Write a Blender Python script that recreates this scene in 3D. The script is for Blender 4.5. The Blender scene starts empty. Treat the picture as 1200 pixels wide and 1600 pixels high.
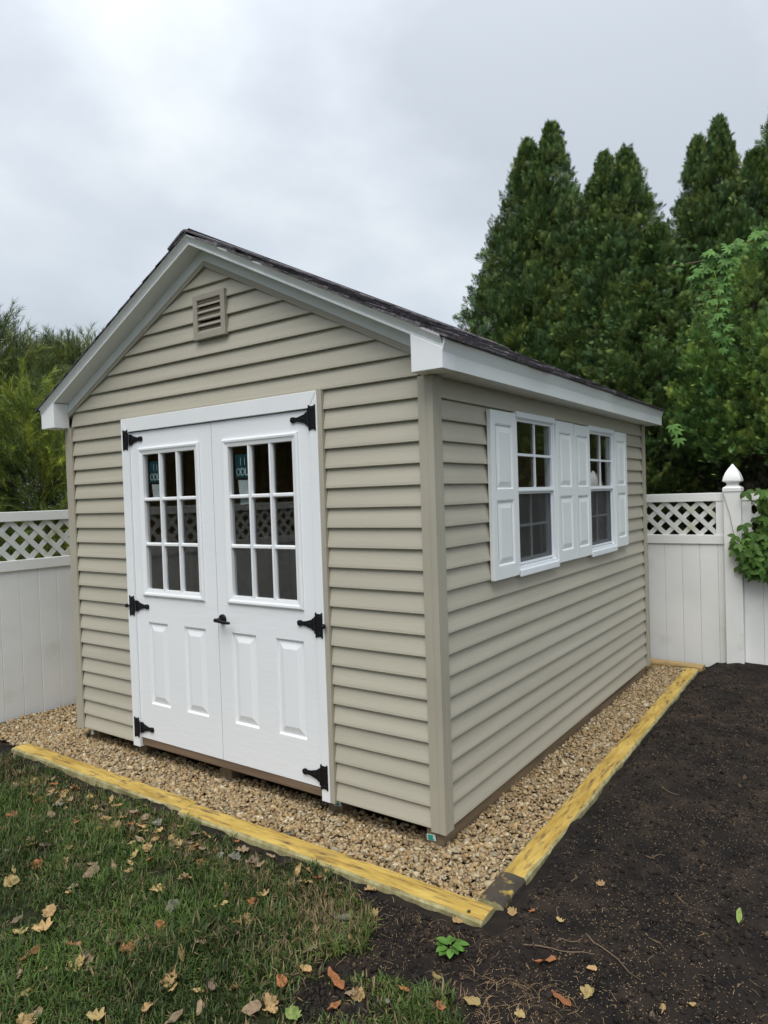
import bpy, bmesh, math, random
import numpy as np
from mathutils import Vector, Matrix

random.seed(7)
rng = np.random.default_rng(11)
SC = bpy.context.scene
COL = SC.collection
S = 0.105                        # siding bottom above the gravel

# ------------------------------------------------------------------ camera
CAM = np.array([1.6329, -2.7334, 1.576 + S])
YAW, PITCH, ROLL, FPX = 0.6136, -0.0227, -0.0324, 1079.165
def cam_axes():
    cy, sy, cp, sp = math.cos(YAW), math.sin(YAW), math.cos(PITCH), math.sin(PITCH)
    f = np.array([-sy * cp, cy * cp, sp]); r = np.array([cy, sy, 0.0]); u = np.cross(r, f)
    c, s = math.cos(ROLL), math.sin(ROLL)
    return c * r + s * u, -s * r + c * u, f
CR, CU, CF = cam_axes()
cd = bpy.data.cameras.new("camera")
cam = bpy.data.objects.new("camera", cd); COL.objects.link(cam)
cam.matrix_world = Matrix(((CR[0], CU[0], -CF[0], CAM[0]), (CR[1], CU[1], -CF[1], CAM[1]), (CR[2], CU[2], -CF[2], CAM[2]), (0, 0, 0, 1)))
cd.sensor_fit = 'AUTO'; cd.sensor_width = 36.0; cd.lens = FPX / 1600 * 36
cd.clip_start = 0.05; cd.clip_end = 2000
SC.camera = cam
def at(u, v, z=0.0):
    """world point on the level z that the photograph shows at pixel u, v"""
    d = CR * (u - 600) / FPX - CU * (v - 800) / FPX + CF
    t = (z - CAM[2]) / d[2]
    return CAM + t * d

# ------------------------------------------------------------------ sky, sun, exposure
SUN_EL, SUN_AZ = math.radians(60), math.radians(160)     # azimuth from +y, clockwise
wd = bpy.data.worlds.new("World"); SC.world = wd; wd.use_nodes = True
def world_nodes():
    nt = wd.node_tree; nt.nodes.clear(); N = nt.nodes.new; L = nt.links.new
    out = N('ShaderNodeOutputWorld'); bg = N('ShaderNodeBackground'); bg.inputs[1].default_value = 0.1
    sky = N('ShaderNodeTexSky'); sky.sky_type = 'NISHITA'; sky.sun_disc = False
    sky.sun_elevation = SUN_EL; sky.sun_rotation = SUN_AZ; sky.dust_density = 3.0
    tc = N('ShaderNodeTexCoord'); sx = N('ShaderNodeSeparateXYZ'); L(tc.outputs['Generated'], sx.inputs[0])
    def M(op, a, b=None, clamp=False):
        n = N('ShaderNodeMath'); n.operation = op; n.use_clamp = clamp
        for i, q in enumerate((a, b)):
            if q is None: continue
            if isinstance(q, (int, float)): n.inputs[i].default_value = q
            else: L(q, n.inputs[i])
        return n.outputs[0]
    z = M('MAXIMUM', sx.outputs[2], 0.0)
    cb = N('ShaderNodeCombineXYZ'); L(sx.outputs[0], cb.inputs[0]); L(sx.outputs[1], cb.inputs[1]); L(M('MULTIPLY', z, 1.7), cb.inputs[2])
    n1 = N('ShaderNodeTexNoise'); n1.inputs['Scale'].default_value = 2.6; n1.inputs['Detail'].default_value = 6; n1.inputs['Roughness'].default_value = 0.48
    n1.inputs['Distortion'].default_value = 0.12
    mp = N('ShaderNodeMapping'); mp.inputs['Location'].default_value = (3.1, 1.7, 0.4); L(cb.outputs[0], mp.inputs[0]); L(mp.outputs[0], n1.inputs['Vector'])
    cr = N('ShaderNodeValToRGB'); e = cr.color_ramp.elements
    e[0].position = 0.36; e[0].color = (0.51, 0.555, 0.61, 1); e[1].position = 0.66; e[1].color = (0.81, 0.845, 0.87, 1)
    m = e.new(0.5); m.color = (0.625, 0.675, 0.73, 1)
    # thinner, brighter veil around the upper left of the view
    dv = N('ShaderNodeVectorMath'); dv.operation = 'DOT_PRODUCT'; L(tc.outputs['Generated'], dv.inputs[0]); dv.inputs[1].default_value = tuple((lambda v: v / np.linalg.norm(v))(CR * (400 - 600) / FPX - CU * (90 - 800) / FPX + CF))
    veil = M('MULTIPLY', M('POWER', M('MAXIMUM', dv.outputs['Value'], 0.0), 14.0), 0.075)
    L(M('ADD', n1.outputs['Fac'], M('SUBTRACT', veil, 0.045)), cr.inputs[0])
    # pale haze towards the horizon, overcast brightening overhead, raised out of view for light
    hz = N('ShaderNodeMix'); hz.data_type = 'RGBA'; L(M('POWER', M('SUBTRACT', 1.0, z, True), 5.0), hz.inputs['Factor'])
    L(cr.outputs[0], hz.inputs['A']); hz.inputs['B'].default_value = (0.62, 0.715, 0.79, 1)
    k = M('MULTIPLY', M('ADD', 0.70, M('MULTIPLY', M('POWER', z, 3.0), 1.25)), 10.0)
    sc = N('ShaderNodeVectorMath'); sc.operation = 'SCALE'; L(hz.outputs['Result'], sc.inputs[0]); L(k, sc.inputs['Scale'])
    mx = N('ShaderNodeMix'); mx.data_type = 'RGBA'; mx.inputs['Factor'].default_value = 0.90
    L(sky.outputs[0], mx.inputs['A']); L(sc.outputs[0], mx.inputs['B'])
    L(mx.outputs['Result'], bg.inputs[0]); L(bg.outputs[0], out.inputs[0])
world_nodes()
sl = bpy.data.lights.new("sun", 'SUN'); sl.energy = 1.5; sl.angle = math.radians(40); sl.color = (1.0, 0.97, 0.92)
so = bpy.data.objects.new("sun", sl); COL.objects.link(so)
sd = Vector((math.sin(SUN_AZ) * math.cos(SUN_EL), math.cos(SUN_AZ) * math.cos(SUN_EL), math.sin(SUN_EL)))
so.rotation_euler = sd.to_track_quat('Z', 'Y').to_euler(); so.location = (0, -3, 12)
vs = SC.view_settings; vs.view_transform = 'Standard'; vs.look = 'None'; vs.gamma = 1; vs.exposure = 0.64; vs.use_curve_mapping = False
SC.render.engine = 'CYCLES'
SC.cycles.use_denoising = True
SC.cycles.max_bounces = 8; SC.cycles.transparent_max_bounces = 16; SC.cycles.caustics_reflective = False; SC.cycles.caustics_refractive = False

# ------------------------------------------------------------------ material helpers
MATS = {}
def mat(name, c1, c2=None, scale=6.0, rough=0.6, bump=0.0, bscale=40.0, stretch=(1, 1, 1), detail=4.0, rand=0.0, attr=None,
        spec=0.5, ramp=(0.35, 0.65), bdist=0.01, coord='Object', c3=None, scale3=2.0, ramp3=(0.55, 0.7), metallic=0.0, trans=0.0):
    m = bpy.data.materials.new(name); m.use_nodes = True; nt = m.node_tree; N = nt.nodes.new; L = nt.links.new
    b = nt.nodes['Principled BSDF']; b.inputs['Roughness'].default_value = rough
    b.inputs['Specular IOR Level'].default_value = spec; b.inputs['Metallic'].default_value = metallic
    tc = N('ShaderNodeTexCoord'); mp = N('ShaderNodeMapping'); mp.inputs['Scale'].default_value = stretch
    L(tc.outputs[coord], mp.inputs[0])
    def noise(s, d=detail):
        n = N('ShaderNodeTexNoise'); n.inputs['Scale'].default_value = s; n.inputs['Detail'].default_value = d
        L(mp.outputs[0], n.inputs['Vector']); return n.outputs['Fac']
    def mix(fac, a, bb, mode='MIX'):
        x = N('ShaderNodeMix'); x.data_type = 'RGBA'; x.blend_type = mode
        for key, q in (('Factor', fac), ('A', a), ('B', bb)):
            if isinstance(q, (tuple, list)): x.inputs[key].default_value = (*q[:3], 1)
            elif isinstance(q, (int, float)): x.inputs[key].default_value = q
            else: L(q, x.inputs[key])
        return x.outputs['Result']
    def rmp(fac, lo, hi):
        r = N('ShaderNodeMapRange'); r.inputs['From Min'].default_value = lo; r.inputs['From Max'].default_value = hi; L(fac, r.inputs['Value']); return r.outputs[0]
    col = (*c1, 1)
    if c2 is not None: col = mix(rmp(noise(scale), *ramp), c1, c2)
    if c3 is not None: col = mix(rmp(noise(scale3), *ramp3), col, c3)
    if attr:
        a = N('ShaderNodeAttribute'); a.attribute_name = attr
        col = mix(1.0, col, a.outputs['Color'], 'MULTIPLY')
    if rand:
        oi = N('ShaderNodeObjectInfo'); v = N('ShaderNodeMapRange'); v.inputs['To Min'].default_value = 1 - rand; v.inputs['To Max'].default_value = 1 + rand
        L(oi.outputs['Random'], v.inputs['Value']); cb = N('ShaderNodeCombineColor')
        for i in range(3): L(v.outputs[0], cb.inputs[i])
        col = mix(1.0, col, cb.outputs[0], 'MULTIPLY')
    if isinstance(col, tuple): b.inputs['Base Color'].default_value = col
    else: L(col, b.inputs['Base Color'])
    if bump:
        bp = N('ShaderNodeBump'); bp.inputs['Strength'].default_value = bump; bp.inputs['Distance'].default_value = bdist
        L(noise(bscale, 6.0), bp.inputs['Height']); L(bp.outputs[0], b.inputs['Normal'])
    if trans:
        tr = N('ShaderNodeBsdfTranslucent'); ms = N('ShaderNodeMixShader'); ms.inputs[0].default_value = trans
        if not isinstance(col, tuple): L(col, tr.inputs[0])
        else: tr.inputs[0].default_value = col
        o = nt.nodes['Material Output']; L(b.outputs[0], ms.inputs[1]); L(tr.outputs[0], ms.inputs[2]); L(ms.outputs[0], o.inputs[0])
    MATS[name] = m
    return m
def glass_mat(name, tint, boost=1.0):
    m = bpy.data.materials.new(name); m.use_nodes = True; nt = m.node_tree; nt.nodes.clear(); N = nt.nodes.new; L = nt.links.new
    o = N('ShaderNodeOutputMaterial'); ms = N('ShaderNodeMixShader'); t = N('ShaderNodeBsdfTransparent'); g = N('ShaderNodeBsdfGlossy'); ge = N('ShaderNodeNewGeometry')
    t.inputs[0].default_value = (*tint, 1); g.inputs['Roughness'].default_value = 0.01
    d = N('ShaderNodeVectorMath'); d.operation = 'DOT_PRODUCT'; L(ge.outputs['Normal'], d.inputs[0]); L(ge.outputs['Incoming'], d.inputs[1])
    def M(op, a, b=None):
        n = N('ShaderNodeMath'); n.operation = op; n.use_clamp = True
        for i, q in enumerate((a, b)):
            if q is None: continue
            if isinstance(q, float): n.inputs[i].default_value = q
            else: L(q, n.inputs[i])
        return n.outputs[0]
    f = M('ADD', M('MULTIPLY', M('POWER', M('SUBTRACT', 1.0, M('ABSOLUTE', d.outputs['Value'])), 5.0), 0.95), 0.045 * boost)   # Schlick
    L(f, ms.inputs[0]); L(t.outputs[0], ms.inputs[1]); L(g.outputs[0], ms.inputs[2]); L(ms.outputs[0], o.inputs[0])
    MATS[name] = m; return m
def screen_mat():
    m = bpy.data.materials.new('insect_screen'); m.use_nodes = True; nt = m.node_tree; N = nt.nodes.new; L = nt.links.new
    b = nt.nodes['Principled BSDF']; b.inputs['Base Color'].default_value = (0.03, 0.032, 0.036, 1); b.inputs['Roughness'].default_value = 0.6
    t = N('ShaderNodeBsdfTransparent'); ms = N('ShaderNodeMixShader'); ms.inputs[0].default_value = 0.40
    L(t.outputs[0], ms.inputs[1]); L(b.outputs[0], ms.inputs[2]); L(ms.outputs[0], nt.nodes['Material Output'].inputs[0])
    MATS['insect_screen'] = m

mat('siding', (0.415, 0.388, 0.312), (0.460, 0.430, 0.348), 2.2, 0.48, 0.22, 30, (0.35, 0.35, 9), bdist=0.005, rand=0.035, spec=0.4, c3=(0.375, 0.35, 0.28), scale3=1.3, ramp3=(0.5, 0.8))
mat('tan_trim', (0.36, 0.335, 0.265), (0.40, 0.372, 0.30), 2.0, 0.45, spec=0.4)
mat('vent_plastic', (0.31, 0.285, 0.235), (0.35, 0.32, 0.265), 6.0, 0.5)
mat('white_trim', (0.78, 0.80, 0.815), (0.81, 0.825, 0.835), 3.0, 0.4, 0.05, 25, (1, 1, 1), bdist=0.003)
mat('white_coil', (0.77, 0.795, 0.79), (0.72, 0.755, 0.745), 3.0, 0.35, 0.25, 7, (1, 0.35, 3), bdist=0.004)
mat('white_door', (0.79, 0.81, 0.835), (0.82, 0.835, 0.85), 2.0, 0.38, 0.28, 55, (0.16, 1, 1), bdist=0.0035)
mat('door_panel', (0.79, 0.81, 0.835), (0.82, 0.835, 0.85), 2.0, 0.38, 0.2, 70, (1, 1, 0.1), bdist=0.003)
mat('shutter', (0.75, 0.79, 0.785), (0.79, 0.82, 0.815), 4.0, 0.45)
mat('vinyl_window', (0.78, 0.82, 0.85), None, rough=0.3)
mat('black_iron', (0.006, 0.006, 0.007), (0.010, 0.010, 0.011), 60, 0.5, 0.3, 120, bdist=0.002, spec=0.2)
mat('steel', (0.6, 0.6, 0.58), None, rough=0.35, metallic=1.0)
mat('brown_wood', (0.12, 0.078, 0.048), (0.20, 0.135, 0.085), 5, 0.75, 0.5, 30, (0.3, 6, 6), bdist=0.004, c3=(0.09, 0.06, 0.04), scale3=1.5)
mat('skid_wood', (0.15, 0.105, 0.06), (0.24, 0.17, 0.10), 5, 0.75, 0.5, 30, (6, 0.3, 6), bdist=0.004, c3=(0.115, 0.078, 0.05), scale3=2.0)
mat('osb', (0.46, 0.34, 0.20), (0.55, 0.43, 0.27), 14, 0.8, 0.3, 40, bdist=0.004)
mat('stud', (0.52, 0.38, 0.21), (0.6, 0.46, 0.28), 5, 0.75, 0.2, 30, (4, 4, 0.5))
for _ax, _st in (('x', (0.5, 7, 7)), ('y', (7, 0.5, 7))):
    mat('timber_top_' + _ax, (0.54, 0.375, 0.09), (0.36, 0.225, 0.04), 6.0, 0.9, 1.0, 22, tuple(0.35 + 0.4 * q for q in _st), bdist=0.012, c3=(0.13, 0.08, 0.035), scale3=15.0, ramp3=(0.52, 0.70), detail=10)
    mat('timber_tan_' + _ax, (0.42, 0.30, 0.14), (0.30, 0.20, 0.08), 3.2, 0.85, 0.9, 9, _st, bdist=0.01, c3=(0.14, 0.085, 0.04), scale3=3.5, ramp3=(0.60, 0.75))
mat('timber_side', (0.36, 0.33, 0.17), (0.24, 0.205, 0.09), 26, 0.9, 0.9, 90, (1, 1, 0.3), bdist=0.006, c3=(0.10, 0.08, 0.04), scale3=5, ramp3=(0.54, 0.72))
mat('timber_dark', (0.035, 0.028, 0.022), (0.06, 0.045, 0.03), 9, 0.7, 0.6, 45, bdist=0.005, c3=(0.36, 0.26, 0.05), scale3=14, ramp3=(0.57, 0.66))
mat('fence_vinyl', (0.82, 0.82, 0.80), (0.75, 0.755, 0.73), 2.5, 0.45, c3=(0.50, 0.53, 0.43), scale3=2.6, ramp3=(0.60, 0.90), rand=0.02)
mat('fence_post', (0.82, 0.82, 0.805), (0.76, 0.765, 0.74), 3, 0.45, c3=(0.50, 0.51, 0.40), scale3=4, ramp3=(0.58, 0.80))
mat('lattice', (0.62, 0.635, 0.60), (0.66, 0.67, 0.65), 6, 0.5, c3=(0.42, 0.43, 0.28), scale3=6, ramp3=(0.54, 0.75))
mat('shingle', (0.045, 0.040, 0.046), (0.15, 0.135, 0.145), 60, 0.9, 0.9, 160, bdist=0.005, rand=0.55, detail=3)
mat('arborvitae', (1, 1, 1), None, rough=0.6, attr='Col', trans=0.06, spec=0.3)
mat('pine', (1, 1, 1), None, rough=0.5, attr='Col', trans=0.15, spec=0.4)
mat('bark', (0.05, 0.036, 0.026), (0.09, 0.066, 0.05), 9, 0.9, 0.9, 25, (3, 3, 0.6), bdist=0.02)
mat('creeper_leaf', (0.085, 0.19, 0.04), (0.12, 0.24, 0.05), 14, 0.6, spec=0.25, rand=0.35, trans=0.22)
mat('vine_leaf', (0.050, 0.115, 0.018), (0.095, 0.18, 0.03), 14, 0.55, spec=0.3, rand=0.4, trans=0.22)
mat('vine_stem', (0.12, 0.085, 0.05), (0.17, 0.11, 0.07), 20, 0.8)
mat('weed_leaf', (0.07, 0.17, 0.025), (0.12, 0.24, 0.04), 20, 0.5, rand=0.25, trans=0.25)
mat('gravel', (1, 1, 1), (0.7, 0.7, 0.7), 160, 0.85, 0.5, 220, attr='Col', bdist=0.003, detail=3)
mat('grass', (1, 1, 1), None, rough=0.55, attr='Col', trans=0.2, spec=0.3)
mat('soil_crumb', (1, 1, 1), None, rough=0.95, attr='Col', spec=0.15, bump=0.5, bscale=250, bdist=0.003)
mat('label_green', (0.02, 0.28, 0.20), None, rough=0.4)
mat('label_white', (0.62, 0.72, 0.72), None, rough=0.4)
mat('sticker_teal', (0.005, 0.05, 0.062), None, rough=0.45)
mat('sticker_print', (0.55, 0.68, 0.70), None, rough=0.45)
mat('sticker_paper', (0.50, 0.55, 0.55), (0.40, 0.45, 0.45), 60, 0.6)
mat('cloth_white', (0.62, 0.63, 0.62), (0.5, 0.5, 0.5), 20, 0.8)
for i, (a, b) in enumerate([((0.50, 0.34, 0.15), (0.36, 0.22, 0.09)), ((0.40, 0.16, 0.05), (0.27, 0.10, 0.04)), ((0.34, 0.25, 0.15), (0.22, 0.15, 0.09)),
                            ((0.50, 0.38, 0.15), (0.33, 0.23, 0.09)), ((0.20, 0.14, 0.09), (0.12, 0.085, 0.06)), ((0.18, 0.30, 0.06), (0.30, 0.34, 0.10)), ((0.14, 0.15, 0.11), (0.20, 0.19, 0.14))]):
    mat('dead_leaf_%d' % i, a, b, 25, 0.65, 0.4, 60, rand=0.2, trans=0.15, bdist=0.004)
glass_mat('glass', (0.90, 0.91, 0.91), 1.35)
screen_mat()

def ground_material():
    m = bpy.data.materials.new('soil'); m.use_nodes = True; nt = m.node_tree; N = nt.nodes.new; L = nt.links.new
    b = nt.nodes['Principled BSDF']; b.inputs['Roughness'].default_value = 0.95; b.inputs['Specular IOR Level'].default_value = 0.15
    tc = N('ShaderNodeTexCoord')
    def noise(s, d=5):
        n = N('ShaderNodeTexNoise'); n.inputs['Scale'].default_value = s; n.inputs['Detail'].default_value = d; n.inputs['Roughness'].default_value = 0.6; L(tc.outputs['Object'], n.inputs['Vector']); return n.outputs['Fac']
    def ramp(f, stops):
        r = N('ShaderNodeValToRGB'); e = r.color_ramp.elements
        e[0].position, e[0].color = stops[0][0], (*stops[0][1], 1); e[1].position, e[1].color = stops[-1][0], (*stops[-1][1], 1)
        for p, c in stops[1:-1]: x = e.new(p); x.color = (*c, 1)
        L(f, r.inputs[0]); return r.outputs[0]
    def mix(f, a, bb):
        x = N('ShaderNodeMix'); x.data_type = 'RGBA'; L(f, x.inputs['Factor']); L(a, x.inputs['A']); L(bb, x.inputs['B']); return x.outputs['Result']
    soil = ramp(noise(5), [(0.36, (0.0125, 0.011, 0.0105)), (0.50, (0.022, 0.0175, 0.0145)), (0.70, (0.046, 0.033, 0.024))])
    lawn = ramp(noise(9), [(0.35, (0.018, 0.020, 0.009)), (0.6, (0.030, 0.034, 0.014)), (0.75, (0.055, 0.043, 0.022))])
    grav = ramp(noise(60), [(0.35, (0.05, 0.036, 0.02)), (0.65, (0.15, 0.11, 0.06))])
    a = N('ShaderNodeAttribute'); a.attribute_name = 'Zone'; sp = N('ShaderNodeSeparateColor'); L(a.outputs['Color'], sp.inputs[0])
    c = mix(sp.outputs[1], soil, lawn); c = mix(sp.outputs[0], c, grav)
    L(c, b.inputs['Base Color'])
    bp = N('ShaderNodeBump'); bp.inputs['Strength'].default_value = 0.9; bp.inputs['Distance'].default_value = 0.02; L(noise(60, 9), bp.inputs['Height']); L(bp.outputs[0], b.inputs['Normal'])
    MATS['soil'] = m
ground_material()

# ------------------------------------------------------------------ object helpers
def tag(o, label=None, cat=None, group=None, kind=None):
    if label: o['label'] = label
    if cat: o['category'] = cat
    if group: o['group'] = group
    if kind: o['kind'] = kind
    return o
def empty(name, loc=(0, 0, 0)):
    o = bpy.data.objects.new(name, None); COL.objects.link(o); o.location = loc; o.empty_display_size = 0.1
    return o
def link(name, me, parent=None, loc=None, rot=None, scale=None):
    o = bpy.data.objects.new(name, me); COL.objects.link(o)
    if loc is not None: o.location = loc
    if rot is not None: o.rotation_euler = rot
    if scale is not None: o.scale = scale
    if parent is not None:
        o.parent = parent
        if parent.type == 'EMPTY': o.matrix_parent_inverse = Matrix.Translation(-parent.location)   # mesh parents stay at the origin
    return o
class MB:
    """collects boxes, prisms and extrusions into ONE mesh, in world coordinates"""
    def __init__(s): s.v = []; s.f = []; s.m = []; s.cur = 0
    def add(s, vs, fs, mi=None):
        n = len(s.v); s.v += [tuple(map(float, p)) for p in vs]; s.f += [tuple(i + n for i in f) for f in fs]; s.m += [s.cur if mi is None else mi] * len(fs); return s
    def box(s, x0, x1, y0, y1, z0, z1):
        return s.add([(x0, y0, z0), (x1, y0, z0), (x1, y1, z0), (x0, y1, z0), (x0, y0, z1), (x1, y0, z1), (x1, y1, z1), (x0, y1, z1)],
                     [(3, 2, 1, 0), (4, 5, 6, 7), (0, 1, 5, 4), (1, 2, 6, 5), (2, 3, 7, 6), (3, 0, 4, 7)])
    def prism(s, poly, f0, f1):
        """poly of 2-D points; f0/f1 turn a point into 3-D at the two ends"""
        n = len(poly); vs = [f0(*p) for p in poly] + [f1(*p) for p in poly]
        fs = [tuple(range(n - 1, -1, -1)), tuple(range(n, 2 * n))] + [(i, (i + 1) % n, (i + 1) % n + n, i + n) for i in range(n)]
        return s.add(vs, fs)
    def xz(s, poly, y0, y1): return s.prism(poly, lambda a, b: (a, y0, b), lambda a, b: (a, y1, b))
    def yz(s, poly, x0, x1): return s.prism(poly, lambda a, b: (x0, a, b), lambda a, b: (x1, a, b))
    def xy(s, poly, z0, z1): return s.prism(poly, lambda a, b: (a, b, z0), lambda a, b: (a, b, z1))
    def plate(s, rect, holes, fn):
        """flat plate rect=(a0,a1,b0,b1) with rectangular holes; fn(a,b,side) -> 3-D, side 0 front 1 back"""
        As = sorted({rect[0], rect[1], *[h[i] for h in holes for i in (0, 1)]}); Bs = sorted({rect[2], rect[3], *[h[i] for h in holes for i in (2, 3)]})
        As = [a for a in As if rect[0] <= a <= rect[1]]; Bs = [b for b in Bs if rect[2] <= b <= rect[3]]
        na, nb = len(As) - 1, len(Bs) - 1
        full = [[not any(h[0] < (As[i] + As[i + 1]) / 2 < h[1] and h[2] < (Bs[j] + Bs[j + 1]) / 2 < h[3] for h in holes) for j in range(nb)] for i in range(na)]
        idx = {}
        vs, fs = [], []
        def V(i, j, k):
            if (i, j, k) not in idx: idx[(i, j, k)] = len(vs); vs.append(fn(As[i], Bs[j], k))
            return idx[(i, j, k)]
        for i in range(na):
            for j in range(nb):
                if not full[i][j]: continue
                fs.append((V(i, j, 0), V(i + 1, j, 0), V(i + 1, j + 1, 0), V(i, j + 1, 0)))
                fs.append((V(i, j + 1, 1), V(i + 1, j + 1, 1), V(i + 1, j, 1), V(i, j, 1)))
                for di, dj, e in ((-1, 0, ((0, 1), (0, 0))), (1, 0, ((1, 0), (1, 1))), (0, -1, ((0, 0), (1, 0))), (0, 1, ((1, 1), (0, 1)))):
                    ii, jj = i + di, j + dj
                    if 0 <= ii < na and 0 <= jj < nb and full[ii][jj]: continue
                    (p, q), (r, t) = e
                    fs.append((V(i + p, j + q, 0), V(i + p, j + q, 1), V(i + r, j + t, 1), V(i + r, j + t, 0)))
        return s.add(vs, fs)
    def rings(s, rings, cap=True):
        """rings: list of equally long point loops joined one after the other"""
        n = len(rings[0]); vs = [p for r in rings for p in r]; fs = []
        for k in range(len(rings) - 1):
            for i in range(n): fs.append((k * n + i, k * n + (i + 1) % n, (k + 1) * n + (i + 1) % n, (k + 1) * n + i))
        if cap: fs.append(tuple(range((len(rings) - 1) * n, len(rings) * n)))
        return s.add(vs, fs)
    def tube(s, pts, rads, seg=6, caps=True):
        pts = [Vector(p) for p in pts]
        if isinstance(rads, (int, float)): rads = [rads] * len(pts)
        R = []
        for i, p in enumerate(pts):
            d = (pts[min(i + 1, len(pts) - 1)] - pts[max(i - 1, 0)]).normalized(); a = d.orthogonal().normalized() if i == 0 else (a - d * a.dot(d)).normalized(); b = d.cross(a)
            R.append([tuple(p + (a * math.cos(t) + b * math.sin(t)) * rads[i]) for t in [2 * math.pi * k / seg for k in range(seg)]])
        s.rings(R, cap=False)
        if caps: n = len(s.v); s.f.append(tuple(range(n - seg, n))); s.m.append(s.cur); s.f.append(tuple(range(n - seg * len(R) + seg - 1, n - seg * len(R) - 1, -1))); s.m.append(s.cur)
        return s
    def mesh(s, name, mats, smooth=False):
        me = bpy.data.meshes.new(name); me.from_pydata(s.v, [], s.f)
        for k in ([mats] if isinstance(mats, str) else mats): me.materials.append(MATS[k])
        me.polygons.foreach_set('material_index', s.m)
        if smooth: me.polygons.foreach_set('use_smooth', [True] * len(s.f))
        bm = bmesh.new(); bm.from_mesh(me); bmesh.ops.recalc_face_normals(bm, faces=bm.faces); bm.to_mesh(me); bm.free()
        me.update(); return me
    def build(s, name, mats, parent=None, bevel=0.0, smooth=False, seg=2):
        o = link(name, s.mesh(name, mats, smooth), parent)
        if bevel: bv(o, bevel, seg)
        return o
def bv(o, w, seg=2):
    md = o.modifiers.new('bevel', 'BEVEL'); md.width = w; md.segments = seg; md.limit_method = 'ANGLE'; md.angle_limit = math.radians(35); md.use_clamp_overlap = True

def np_mesh(name, V, F, material, colors=None, smooth=False, attr='Col'):
    """V (n,3); F (m,k) all of one length; colors (n,3)"""
    me = bpy.data.meshes.new(name); n, (m, k) = len(V), F.shape
    me.vertices.add(n); me.vertices.foreach_set('co', V.astype(np.float32).ravel())
    me.loops.add(m * k); me.loops.foreach_set('vertex_index', F.astype(np.int32).ravel())
    me.polygons.add(m); me.polygons.foreach_set('loop_start', np.arange(0, m * k, k, dtype=np.int32))
    if smooth: me.polygons.foreach_set('use_smooth', np.ones(m, dtype=bool))
    me.update(calc_edges=True)
    if colors is not None:
        a = me.attributes.new(attr, 'FLOAT_COLOR', 'POINT'); c = np.ones((n, 4), np.float32); c[:, :3] = colors; a.data.foreach_set('color', c.ravel())
    me.materials.append(MATS[material])
    return me
def unit(a): return a / np.maximum(np.linalg.norm(a, axis=-1, keepdims=True), 1e-9)
def frames(d, n):
    """matrices whose columns are (side, along d, normal close to n)"""
    d = unit(d); x = unit(np.cross(d, n)); z = np.cross(x, d)
    return np.stack([x, d, z], axis=-1)
def scatter(tv, tf, pos, mats3, scale, tint, tcol=None):
    """instances of a template (tv, tf) as arrays V, F, C"""
    N, k = len(pos), len(tv)
    sv = tv[None] * (scale[:, None, None] if scale.ndim == 1 else scale[:, None, :])
    V = np.einsum('nij,nkj->nki', mats3, sv) + pos[:, None, :]
    F = tf[None] + (np.arange(N) * k)[:, None, None]
    C = np.repeat(tint[:, None, :], k, axis=1)
    if tcol is not None: C = C * tcol[None]
    return V.reshape(-1, 3), F.reshape(-1, tf.shape[1]), C.reshape(-1, 3)
def rand_rot(N, r=rng):
    q = unit(r.normal(size=(N, 4))); w, x, y, z = q.T
    return np.stack([np.stack([1 - 2 * (y * y + z * z), 2 * (x * y - z * w), 2 * (x * z + y * w)], -1), np.stack([2 * (x * y + z * w), 1 - 2 * (x * x + z * z), 2 * (y * z - x * w)], -1),
                     np.stack([2 * (x * z - y * w), 2 * (y * z + x * w), 1 - 2 * (x * x + y * y)], -1)], 1)
def vnoise(x, y, s, seed):
    x = np.asarray(x) / s; y = np.asarray(y) / s; xi = np.floor(x).astype(np.int64); yi = np.floor(y).astype(np.int64); fx = x - xi; fy = y - yi
    fx = fx * fx * (3 - 2 * fx); fy = fy * fy * (3 - 2 * fy)
    def h(a, b):
        n = (a * 374761393 + b * 668265263 + seed * 982451653) & 0xffffffff; n = ((n ^ (n >> 13)) * 1274126177) & 0xffffffff; return ((n ^ (n >> 16)) & 0xffff) / 65535.0
    return (h(xi, yi) * (1 - fx) + h(xi + 1, yi) * fx) * (1 - fy) + (h(xi, yi + 1) * (1 - fx) + h(xi + 1, yi + 1) * fx) * fy - 0.5
def inpoly(x, y, P):
    x = np.asarray(x); y = np.asarray(y); c = np.zeros(x.shape, bool); j = len(P) - 1
    for i in range(len(P)):
        xi, yi = P[i]; xj, yj = P[j]
        c ^= ((yi > y) != (yj > y)) & (x < (xj - xi) * (y - yi) / (yj - yi + 1e-12) + xi); j = i
    return c

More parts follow.
